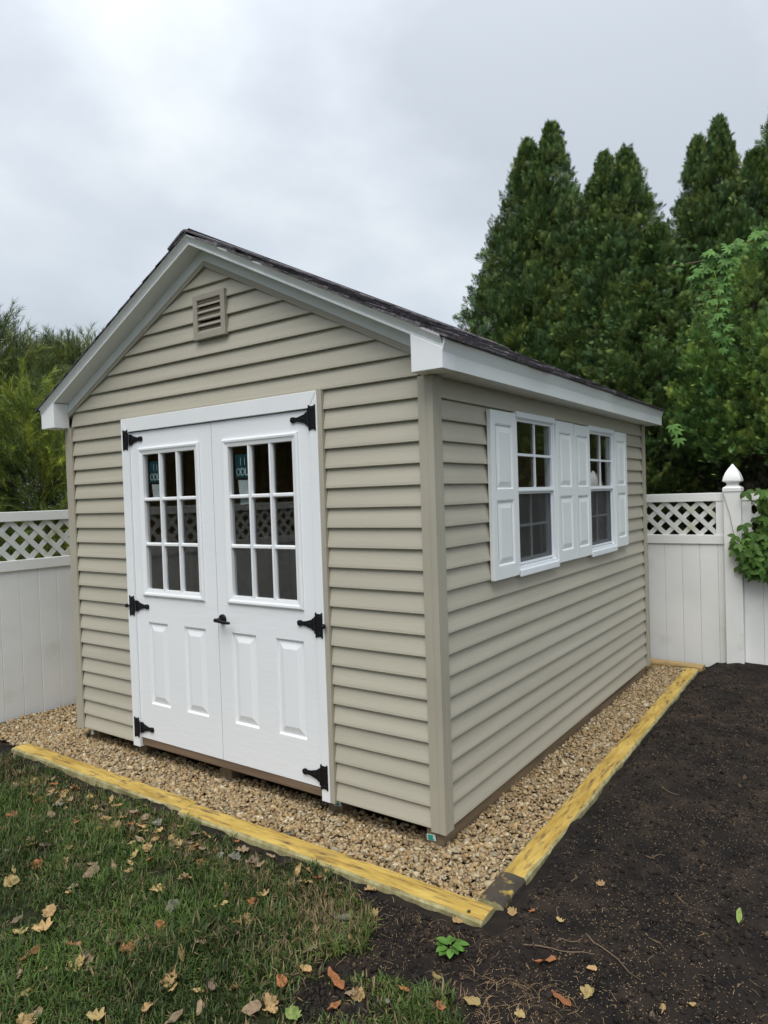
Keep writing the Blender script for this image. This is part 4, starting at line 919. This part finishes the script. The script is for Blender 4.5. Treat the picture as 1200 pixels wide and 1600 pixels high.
for i, (x, y, h) in enumerate(((-6.2, -2.6, 5.6), (-6.4, -4.2, 6.2), (-6.3, -5.8, 5.9), (-6.0, -7.4, 6.3))):
    arborvitae(x, y, h, 1.25, '%s arborvitae behind the left fence, seen only reflected in the door glass' % ('nearest', 'second nearest', 'third nearest', 'farthest')[i], 13 + i, 'arborvitae behind the left fence')

# ------------------------------------------------------------------ pines
def pine_shoot(seed, nneedle=46, spread=0.75, nl=0.34):
    r = np.random.default_rng(seed); V, F, T = [], [], []
    def quad(p, q, w, t0, t1):
        d = unit(q - p); s_ = unit(np.cross(d, r.normal(size=3))) * w; n = len(V); V.extend([p - s_, p + s_, q]); F.append((n, n + 1, n + 2)); T.extend([t0, t0, t1])
    for k in range(nneedle):
        y = r.uniform(0.0, 0.95) ** 0.8; a = r.uniform(0, 6.28); sp = spread * r.uniform(0.5, 1.15)
        d = np.array([math.cos(a) * math.sin(sp), math.cos(sp), math.sin(a) * math.sin(sp)]); p = np.array([0, y, 0.0]); L = nl * r.uniform(0.75, 1.2)
        quad(p, p + d * L + np.array([0, 0, -0.03]), 0.010, 0.75, 1.15)
    n = len(V); V.extend([np.array([-0.012, -0.1, 0]), np.array([0.012, -0.1, 0]), np.array([0, 1.0, 0])]); F.append((n, n + 1, n + 2)); T.extend([0.6, 0.6, 0.8])
    return np.array(V), np.array(F), np.array(T)
SH = [pine_shoot(s_, 36) for s_ in (1, 2, 3)]
CN = [pine_shoot(7, 26, 0.22, 0.16)]
def pine_crown(h, R, n, seed, z0=0.4, candles=0, shoot=0.26, flat=2.6, tint=(1, 1, 1)):
    """crown of a pine whose trunk stands at the origin: boughs in a flattened dome"""
    r = np.random.default_rng(seed); per = 9; nb = n // per; u = r.uniform(0, 1, nb) ** 0.72; a = r.uniform(0, 6.28, nb)
    zz = z0 + (h - z0) * u; rr = (1 - np.clip((u - 0.35) / 0.65, 0, 1) ** flat) ** 0.5 * (0.8 + 0.2 * np.clip(u / 0.35, 0, 1)) * (1 + 0.12 * np.sin(3 * a + zz * 3 + seed)) * r.choice([1, 1, 0.9, 0.75, 0.5], nb)
    out = np.stack([np.cos(a), np.sin(a), np.zeros(nb)], -1); c = np.stack([np.cos(a) * R * rr, np.sin(a) * R * rr, zz], -1)
    bd = unit(out + np.array([0, 0, 1.0]) * (0.25 + 1.1 * u[:, None]) + r.normal(0, 0.22, (nb, 3)))
    m = nb * per; bi = np.repeat(np.arange(nb), per)
    pos = c[bi] + r.normal(0, 0.10, (m, 3)); d = unit(bd[bi] + r.normal(0, 0.34, (m, 3))); L = shoot * r.uniform(0.65, 1.15, m)
    g = np.array([0.120, 0.165, 0.046]); br = np.array([0.215, 0.250, 0.050]); dk = np.array([0.078, 0.118, 0.046])
    tb = r.random((nb, 1)); bc = np.where(tb < 0.33, br, np.where(tb < 0.6, dk, g)); col = bc[bi] * r.uniform(0.75, 1.25, (m, 1)) * np.array(tint)
    VV, FF_, CC = [], [], []; off = 0
    for k, (tv, tf, tt) in enumerate(SH):
        q = np.arange(k, m, 3); v, f, cc = scatter(tv, tf, pos[q], frames(d[q], r.normal(size=(len(q), 3))), L[q], col[q], np.repeat(tt[:, None], 3, 1)); VV.append(v); FF_.append(f + off); CC.append(cc); off += len(v)
    if candles:
        qx = r.uniform(-1, 1, candles); qy = r.uniform(-1, 1, candles); k = qx ** 2 + qy ** 2 < 1; qx, qy = qx[k], qy[k]; mm = len(qx)
        uz = 0.35 + 0.65 * (1 - (qx ** 2 + qy ** 2)) ** (1 / flat); p = np.stack([qx * R, qy * R, z0 + (h - z0) * uz + 0.02], -1)
        v, f, cc = scatter(CN[0][0], CN[0][1], p, frames(np.array([0, 0, 1.0]) + r.normal(0, 0.10, (mm, 3)), r.normal(size=(mm, 3))), r.uniform(0.16, 0.36, mm), np.array([0.14, 0.185, 0.05]) * r.uniform(0.6, 1.3, (mm, 1)), np.repeat(CN[0][2][:, None], 3, 1))
        VV.append(v); FF_.append(f + off); CC.append(cc)
    return np_mesh('crown', np.concatenate(VV), np.concatenate(FF_), 'pine', np.concatenate(CC))
PTRUNK = MB().tube([(0, 0, -0.05), (0, 0.03, 1.4), (0.03, 0, 2.4)], [0.10, 0.07, 0.02], 8).mesh('trunk', 'bark', smooth=True)
def pine(name, x, y, crown, sx, sz, rz, label):
    root = empty(name, (x, y, 0)); tag(root, label, 'tree', 'pines behind the left fence')
    link('trunk', PTRUNK, root, (x, y, 0), None, (sx * 0.6, sx * 0.6, sz * (0.5 if name == 'young_pine' else 0.9))); link('crown', crown, root, (x, y, 0), (0, 0, rz), (sx, sx, sz))
PA = pine_crown(4.0, 1.15, 7000, 201, candles=520, flat=4.5); PB = pine_crown(2.7, 0.6, 2000, 204, z0=0.5, shoot=0.22, tint=(1.55, 1.55, 1.0))
pine('pine_tree', -6.35, 0.55, PA, 0.92, 0.93, 0.3, 'ragged pine at the left picture edge, tallest behind the left fence')
pine('pine_tree', -6.75, 2.45, PA, 1.08, 0.905, 2.2, 'flat-topped pine with upright pale candles left of the roof')
pine('pine_tree', -6.6, 4.5, PA, 1.1, 0.92, 4.0, 'flat-topped pine half hidden behind the shed roof edge')
pine('young_pine', -4.85, 0.80, PB, 1.0, 1.0, 0.0, 'bushy bright green young pine just above the left fence')
pine('young_pine', -5.0, -0.55, PB, 1.15, 0.83, 2.0, 'small pine behind the left fence near the picture edge')

# ------------------------------------------------------------------ creeper and fence vine
def leaflet(V, F, o, d, L, w, droop=0.15, up=(0, 0, 1)):
    d = Vector(d).normalized(); u = Vector(up); s_ = d.cross(u).normalized(); u = s_.cross(d)
    o = Vector(o); n = len(V)
    for t, q in ((0, 0), (0.25, 0.75), (0.55, 1.0), (0.82, 0.55), (1, 0)):
        p = o + d * (t * L) - u * (droop * L * t * t)
        if q == 0: V.append(tuple(p))
        else: V.append(tuple(p + s_ * (w * q) + u * (w * q * 0.25))); V.append(tuple(p)); V.append(tuple(p - s_ * (w * q) + u * (w * q * 0.25)))
    b = n
    F.extend([(b, b + 1, b + 2), (b, b + 2, b + 3), (b + 1, b + 4, b + 5, b + 2), (b + 2, b + 5, b + 6, b + 3), (b + 4, b + 7, b + 8, b + 5), (b + 5, b + 8, b + 9, b + 6), (b + 7, b + 10, b + 8), (b + 8, b + 10, b + 9)])
def leaf_mesh(name, k, L, w, m, spread=2.0):
    V, F = [], []
    for i in range(k):
        a = (i - (k - 1) / 2) / max(1, (k - 1)) * spread * 1.0 if k > 1 else 0
        leaflet(V, F, (0, 0, 0), (math.sin(a), math.cos(a), 0), L * (1 - 0.22 * abs(a) / 1.2), w, 0.25)
    mb = MB(); mb.v = V; mb.f = F; mb.m = [0] * len(F)
    return mb.mesh(name, m, smooth=True)
def orient(d, n):
    y = Vector(d).normalized(); x = y.cross(Vector(n)).normalized(); z = x.cross(y); return Matrix((x, y, z)).transposed().to_euler()
CL = leaf_mesh('leaf', 5, 0.080, 0.0115, 'creeper_leaf', 2.8)
VL = leaf_mesh('leaf', 3, 0.105, 0.025, 'vine_leaf', 2.1)
WL = leaf_mesh('leaf', 1, 0.055, 0.020, 'weed_leaf')
R3 = np.random.default_rng(77)
def creeper():
    root = empty('creeper_vine', (0.35, 4.72, 3.9)); tag(root, 'five-leaved creeper trailing down the pale green arborvitae at right', 'vine')
    paths = [[(1.25, 4.75, 4.02), (0.95, 4.62, 4.00), (0.70, 4.58, 3.93), (0.46, 4.60, 3.86), (0.33, 4.60, 3.72), (0.30, 4.60, 3.52)],
             [(0.62, 4.56, 3.92), (0.55, 4.52, 3.70), (0.49, 4.50, 3.48), (0.48, 4.48, 3.30), (0.52, 4.47, 3.12), (0.56, 4.46, 2.98)],
             [(0.40, 4.60, 3.86), (0.16, 4.66, 3.88), (-0.02, 4.68, 3.90)]]
    for p in paths: MB().tube(p, [0.006] * (len(p) - 1) + [0.002], 5).build('stem', 'vine_stem', root)
    for pi, (p, n) in enumerate(zip(paths, (66, 60, 7))):
        for k in range(n):
            t = k / (n - 1) * (len(p) - 1); i = min(int(t), len(p) - 2); q = Vector(p[i]).lerp(Vector(p[i + 1]), t - i) + Vector((R3.normal(0, 0.045), -abs(R3.normal(0, 0.05)), R3.normal(0, 0.035)))
            link('leaf', CL, root, q, orient((R3.normal(0, 0.7), -0.55, -0.7 + R3.normal(0, 0.4)), (R3.normal(0, 0.5), -0.8, 0.6)), [R3.uniform(0.7, 1.3) * (1.0 if pi < 2 else 0.6)] * 3)
    for (x, y, z) in ((0.06, 4.6, 2.25), (0.09, 4.58, 2.16), (0.03, 4.6, 2.30)):
        link('leaf', CL, root, (x, y, z), orient((R3.normal(0, 0.4), -0.4, -0.9), (0, -0.9, 0.4)), [1.25] * 3)
creeper()
def fence_vine():
    root = empty('fence_vine', (0.85, FY - 0.06, 1.2)); tag(root, 'leafy green vine draped over the white fence right of the post', 'vine')
    MB().tube([(0.552, FY - 0.078, 1.60), (0.60, FY - 0.083, 1.42), (0.63, FY - 0.083, 1.25), (0.68, FY - 0.085, 1.12)], 0.0022, 4).build('stem', 'vine_stem', root)
    MB().tube([(1.15, FY - 0.05, 1.66), (0.98, FY - 0.09, 1.5), (0.88, FY - 0.10, 1.25), (0.74, FY - 0.11, 1.05), (0.70, FY - 0.10, 0.95)], 0.006, 5).build('stem', 'vine_stem', root)
    MB().tube([(0.70, FY - 0.06, 0.98), (0.78, FY - 0.06, 0.90), (0.90, FY - 0.06, 0.93), (1.1, FY - 0.06, 1.08)], 0.004, 5).build('stem', 'vine_stem', root)
    for (x, z, sx_, sz_, n) in ((0.96, 1.56, 0.10, 0.06, 34), (0.92, 1.38, 0.07, 0.05, 16), (0.84, 1.22, 0.10, 0.05, 18), (0.80, 1.10, 0.10, 0.07, 40), (0.78, 0.97, 0.09, 0.06, 34), (0.99, 1.02, 0.10, 0.12, 30), (1.15, 1.4, 0.12, 0.2, 46)):
        for k in range(n):
            q = Vector((x + R3.normal(0, sx_ * 0.7), FY - 0.06 - abs(R3.normal(0, 0.07)), z + R3.normal(0, sz_)))
            q.x = max(q.x, 0.655)
            link('leaf', VL, root, q, orient((R3.normal(0, 0.6), -0.35, -0.8 + R3.normal(0, 0.3)), (R3.normal(0, 0.45), -0.8, 0.65)), [R3.uniform(0.6, 1.05)] * 3)
fence_vine()

# ------------------------------------------------------------------ weed, twigs, fallen leaves
def weed():
    p = at(705, 1493); gz = float(ground_z(np.array([p[0]]), np.array([p[1]]))[0]); root = empty('weed', (p[0], p[1], gz)); tag(root, 'small bright green weed sprouting from the black soil', 'weed')
    for k in range(17):
        a = k * 2.4; rr = 0.006 + 0.0022 * k
        link('leaf', WL, root, (p[0] + math.cos(a) * rr * 0.7, p[1] + math.sin(a) * rr * 0.7, gz + 0.012 + 0.018 * R3.random()), orient((math.cos(a), math.sin(a), R3.uniform(0.0, 0.7)), (0, 0, 1)), [R3.uniform(0.55, 0.95)] * 3)
    MB().tube([(p[0], p[1], gz - 0.01), (p[0], p[1], gz + 0.02)], 0.004, 5).build('stem', 'weed_leaf', root)
weed()
def dead_leaf(kind):
    """a few dried leaf shapes, curled in different ways"""
    mb = MB(); V = []; F = []
    if kind in ('lobed', 'lobed_curled'):
        lob = [(0, -0.06), (0.20, -0.10), (0.40, 0.0), (0.34, 0.14), (0.50, 0.30), (0.46, 0.46), (0.32, 0.50), (0.33, 0.70), (0.18, 0.78), (0.06, 0.96)]
        out = lob + [(-a * 0.93, b + 0.03) for a, b in lob[-2:0:-1]]; c = (0, 0.3)
    elif kind == 'oval':
        out = [(0.30 * math.sin(t) * (1 + 0.08 * math.sin(5 * t)), 0.5 - 0.5 * math.cos(t)) for t in [2 * math.pi * k / 18 for k in range(18)]]; c = (0, 0.5)
    else:
        out = [(0.17 * math.sin(t), 0.5 - 0.5 * math.cos(t) + 0.04 * math.sin(3 * t)) for t in [2 * math.pi * k / 16 for k in range(16)]]; c = (0, 0.5)
    cur = {'lobed': 0.4, 'lobed_curled': 0.9, 'oval': 0.7, 'narrow': 1.6}[kind]
    def lift(a, b): return cur * a * a * 1.5 + 0.30 * cur * (b - 0.45) ** 2 + 0.07 * math.sin(9 * a + 5 * b) + 0.05 * math.sin(14 * b - 6 * a) - (0.25 * abs(a) if kind == 'lobed_curled' else 0)
    n = len(out); rings = []
    for f in (1.0, 0.55):
        rings += [(c[0] + (a - c[0]) * f, c[1] + (b - c[1]) * f) for a, b in out]
    pts = rings + [c]
    V = [(a, b - 0.4, lift(a, b)) for a, b in pts]
    for i in range(n):
        j = (i + 1) % n; F.append((i, j, n + j, n + i)); F.append((n + i, n + j, 2 * n))
    q = len(V); V += [(0.0, -0.42, lift(0, 0)), (0.018, -0.62, lift(0, 0) + 0.05), (-0.018, -0.42, lift(0, 0))]; F.append((q, q + 1, q + 2))
    mb.v = V; mb.f = F; mb.m = [0] * len(F); return mb
KINDS = ['lobed', 'lobed_curled', 'oval', 'narrow']
DL = {}
CNAME = ['pale tan', 'orange-red', 'grey-brown', 'yellow', 'dark brown', 'green', 'grey-green']
def fallen_leaf(u, v, ci, kind, size, label, rot=None, tilt=0.25):
    p = at(u, v, 0.02); key = (kind, ci)
    if key not in DL: DL[key] = dead_leaf(kind).mesh('fallen_leaf', 'dead_leaf_%d' % ci, smooth=False)
    on_lawn = bool(inpoly(np.array([p[0]]), np.array([p[1]]), LAWN)[0]); gz = float(ground_z(np.array([p[0]]), np.array([p[1]]))[0]) + (0.024 if on_lawn else 0.008)
    if bool(in_gravel(np.array([p[0]]), np.array([p[1]]))[0]): gz = 0.045
    o = link('fallen_leaf', DL[key], None, (p[0], p[1], gz), (R3.normal(0, tilt), R3.normal(0, tilt), R3.uniform(0, 6.28) if rot is None else rot), [size * 1.0] * 3)
    tag(o, label, 'leaf', 'dead leaves fallen on the lawn and soil'); return o
BIG = [  # u, v, colour, shape, size, label
    (18, 1378, 3, 'lobed', 0.060, 'pale yellow lobed leaf at the far left of the lawn'), (8, 1293, 1, 'oval', 0.055, 'orange-red leaf at the left edge below the first timber'),
    (20, 1272, 1, 'lobed_curled', 0.060, 'rusty red curled leaf near the left edge, upper lawn'), (178, 1290, 0, 'lobed', 0.070, 'broad cream and tan leaf below the joint of the timbers'),
    (222, 1293, 0, 'oval', 0.055, 'cream oval leaf right of the broad tan one on the upper lawn'), (58, 1350, 1, 'lobed_curled', 0.055, 'curled orange leaf beside a pale tan one at left'),
    (98, 1347, 3, 'lobed', 0.055, 'yellowish torn leaf right of the curled orange one'), (140, 1365, 2, 'oval', 0.075, 'large grey-brown flat leaf in the dark patch of lawn'),
    (247, 1390, 0, 'lobed', 0.070, 'large pale tan leaf in the middle of the lawn'), (65, 1450, 0, 'lobed_curled', 0.075, 'big curled tan and orange leaf at lower left'),
    (30, 1455, 3, 'lobed', 0.060, 'yellow-tan leaf left of the big curled one'), (48, 1492, 1, 'narrow', 0.100, 'long curled rust-orange leaf lying slantwise at lower left'),
    (120, 1510, 3, 'lobed_curled', 0.070, 'ragged yellow leaf with raised tips at lower left'), (252, 1447, 1, 'oval', 0.055, 'orange-tan cupped leaf left of its darker twin'),
    (286, 1455, 0, 'oval', 0.050, 'orange-tan cupped leaf right of its twin in mid lawn'), (265, 1532, 0, 'lobed', 0.060, 'pale flat leaf half sunk in the lower lawn'),
    (148, 1585, 3, 'lobed_curled', 0.060, 'folded yellow leaf at the bottom edge of the lawn'), (40, 1595, 0, 'lobed', 0.060, 'tan leaf cut by the bottom edge at far left'),
    (345, 1415, 3, 'narrow', 0.075, 'pale straw-coloured pointed leaf standing among lawn blades'), (392, 1405, 1, 'oval', 0.050, 'bright orange leaf with a pale one behind it'),
    (410, 1395, 0, 'lobed', 0.060, 'cream leaf just behind the bright orange one'), (375, 1437, 0, 'lobed', 0.065, 'dry cream leaf cluster right of the straw-coloured one'),
    (310, 1475, 2, 'narrow', 0.090, 'long grey-tan leaf lying near the lawn centre'), (320, 1450, 6, 'oval', 0.080, 'broad grey-green leaf above the long grey-tan one'),
    (270, 1420, 6, 'oval', 0.085, 'grey-green flat leaf under the large pale tan one'), (440, 1533, 1, 'oval', 0.062, 'orange leaf on the lawn left of the brown bare patch'),
    (422, 1565, 0, 'lobed_curled', 0.055, 'folded peach-coloured leaf near the bottom edge'), (527, 1535, 1, 'narrow', 0.100, 'twisted red-orange leaf stretched over the bare patch'),
    (520, 1577, 1, 'narrow', 0.060, 'small salmon leaf lying on the brown soil at the bottom'), (458, 1580, 5, 'lobed', 0.060, 'fresh green folded leaf at the bottom of the lawn'),
    (530, 1436, 6, 'oval', 0.085, 'dull green oval leaf at the edge between lawn and soil'), (583, 1428, 3, 'lobed', 0.045, 'yellow scrap of leaf on the soil near the timber'),
    (579, 1397, 0, 'lobed_curled', 0.055, 'curled cream leaf on the soil below the timber'), (735, 1572, 3, 'oval', 0.055, 'tan pointed leaf at the bottom between grass and soil'),
    (628, 1542, 1, 'oval', 0.040, 'reddish leaf scrap by the grass tuft on the soil'), (682, 1527, 3, 'narrow', 0.055, 'pale yellow curled leaf below the green weed'),
    (715, 1440, 0, 'lobed', 0.040, 'tan leaf scrap in front of the near timber corner'), (1155, 1441, 5, 'narrow', 0.060, 'lone green leaf on the black soil at right'),
    (880, 1570, 1, 'narrow', 0.070, 'orange-brown leaf on the soil at the bottom edge'), (918, 1560, 3, 'lobed_curled', 0.050, 'yellow curled leaf right of the orange-brown one'),
    (855, 1510, 1, 'narrow', 0.080, 'long brown leaf among twigs on the soil'), (800, 1432, 0, 'lobed', 0.040, 'peach leaf scrap beside the dark timber end'),
    (938, 1387, 0, 'lobed', 0.035, 'small tan leaf on the soil right of the dark timber end'), (830, 1430, 1, 'oval', 0.030, 'small orange leaf on the soil near the stained timber'),
    (450, 1310, 6, 'oval', 0.04, 'grey leaf lying in the gravel by the front timber'), (310, 1265, 4, 'oval', 0.05, 'dark brown leaf resting at the joint of the front timbers'),
    (450, 1308, 2, 'lobed', 0.045, 'brown leaf on the gravel against the timber'), (163, 1235, 5, 'oval', 0.05, 'small bright green leaf below the left timber'),
]
for q in BIG: fallen_leaf(*q[:4], q[4] * 1.05, q[5])
SMALL = []
ZONES = [((20, 330), (1192, 1262), 100, 'in the leaf litter along the left timber'), ((330, 560), (1295, 1385), 16, 'in the litter below the right front timber'), ((0, 300), (1262, 1400), 30, 'on the upper left lawn'),
         ((0, 330), (1400, 1600), 18, 'on the lower left lawn'), ((300, 560), (1380, 1600), 16, 'on the lawn beside the bare soil'), ((600, 1150), (1440, 1600), 8, 'on the black soil'), ((820, 1050), (1200, 1440), 3, 'on the black soil beside the long timber')]
for (ua, ub), (va, vb), n, zone in ZONES:
    for k in range(n):
        u = R3.uniform(ua, ub); v = R3.uniform(va, vb)
        if 'litter' in zone:
            v = {True: 1188 + (u - 20) * 0.385 + R3.uniform(2, 34) + 30 * R3.random() ** 2, False: 1308 + (u - 330) * 0.335 + R3.uniform(0, 26)}['left' in zone]
        ci = int(R3.choice([0, 1, 2, 3, 4, 6], p=[.36, .06, .26, .12, .12, .08])); kd = KINDS[R3.integers(0, 4)]; sz = R3.uniform(0.034, 0.068) * (0.6 if 'soil' in zone and 'lawn' not in zone else 1)
        SMALL.append((u, fallen_leaf(u, v, ci, kd, sz, 'small %s %s leaf %s' % (CNAME[ci], {'lobed': 'lobed', 'lobed_curled': 'curled', 'oval': 'oval', 'narrow': 'narrow'}[kd], zone), tilt=0.35)))
ORD = ['leftmost', 'second from left', 'third from left', 'fourth from left', 'fifth from left', 'sixth from left', 'seventh from left', 'eighth from left', 'ninth from left', 'tenth from left', 'eleventh from left', 'twelfth from left', 'thirteenth from left', 'fourteenth from left', 'fifteenth from left', 'sixteenth from left', 'seventeenth from left', 'eighteenth from left', 'nineteenth from left', 'twentieth from left']
for lab in {o['label'] for _, o in SMALL}:
    same = sorted([(u, o.name) for u, o in SMALL if o['label'] == lab])
    if len(same) > 1:
        for k, (u, nm) in enumerate(same): bpy.data.objects[nm]['label'] = lab + ', ' + (ORD[k] if k < len(same) - 1 or k < 2 else 'rightmost')
TW = [((818, 1490), (935, 1515), 'crooked pale root lying on the black soil near the bottom'), ((1005, 1345), (1040, 1347), 'thin straight stick on the soil at mid right'),
      ((915, 1478), (1000, 1545), 'thin bowed root among debris at lower right'), ((870, 1485), (905, 1486), 'short pale stick on soil below the timber corner'), ((1035, 1240), (1060, 1250), 'short twig on the soil near the long timber'), ((905, 1255), (925, 1262), 'small grey twig lying close to the long timber')]
for k, (a, b, lab) in enumerate(TW):
    p, q = at(*a), at(*b); m = MB(); pts = []
    for i in range(7):
        t = i / 6; x, y = p[0] + (q[0] - p[0]) * t + 0.012 * math.sin(5 * t + k), p[1] + (q[1] - p[1]) * t + 0.012 * math.sin(7 * t + k * 2); pts.append((x, y, float(ground_z(np.array([x]), np.array([y]))[0]) + 0.007))
    m.tube(pts, [0.0022, 0.0026, 0.0024, 0.002, 0.002, 0.0016, 0.0008], 5); tag(m.build('twig', 'vine_stem'), lab, 'twig', 'twigs and roots on the black soil')
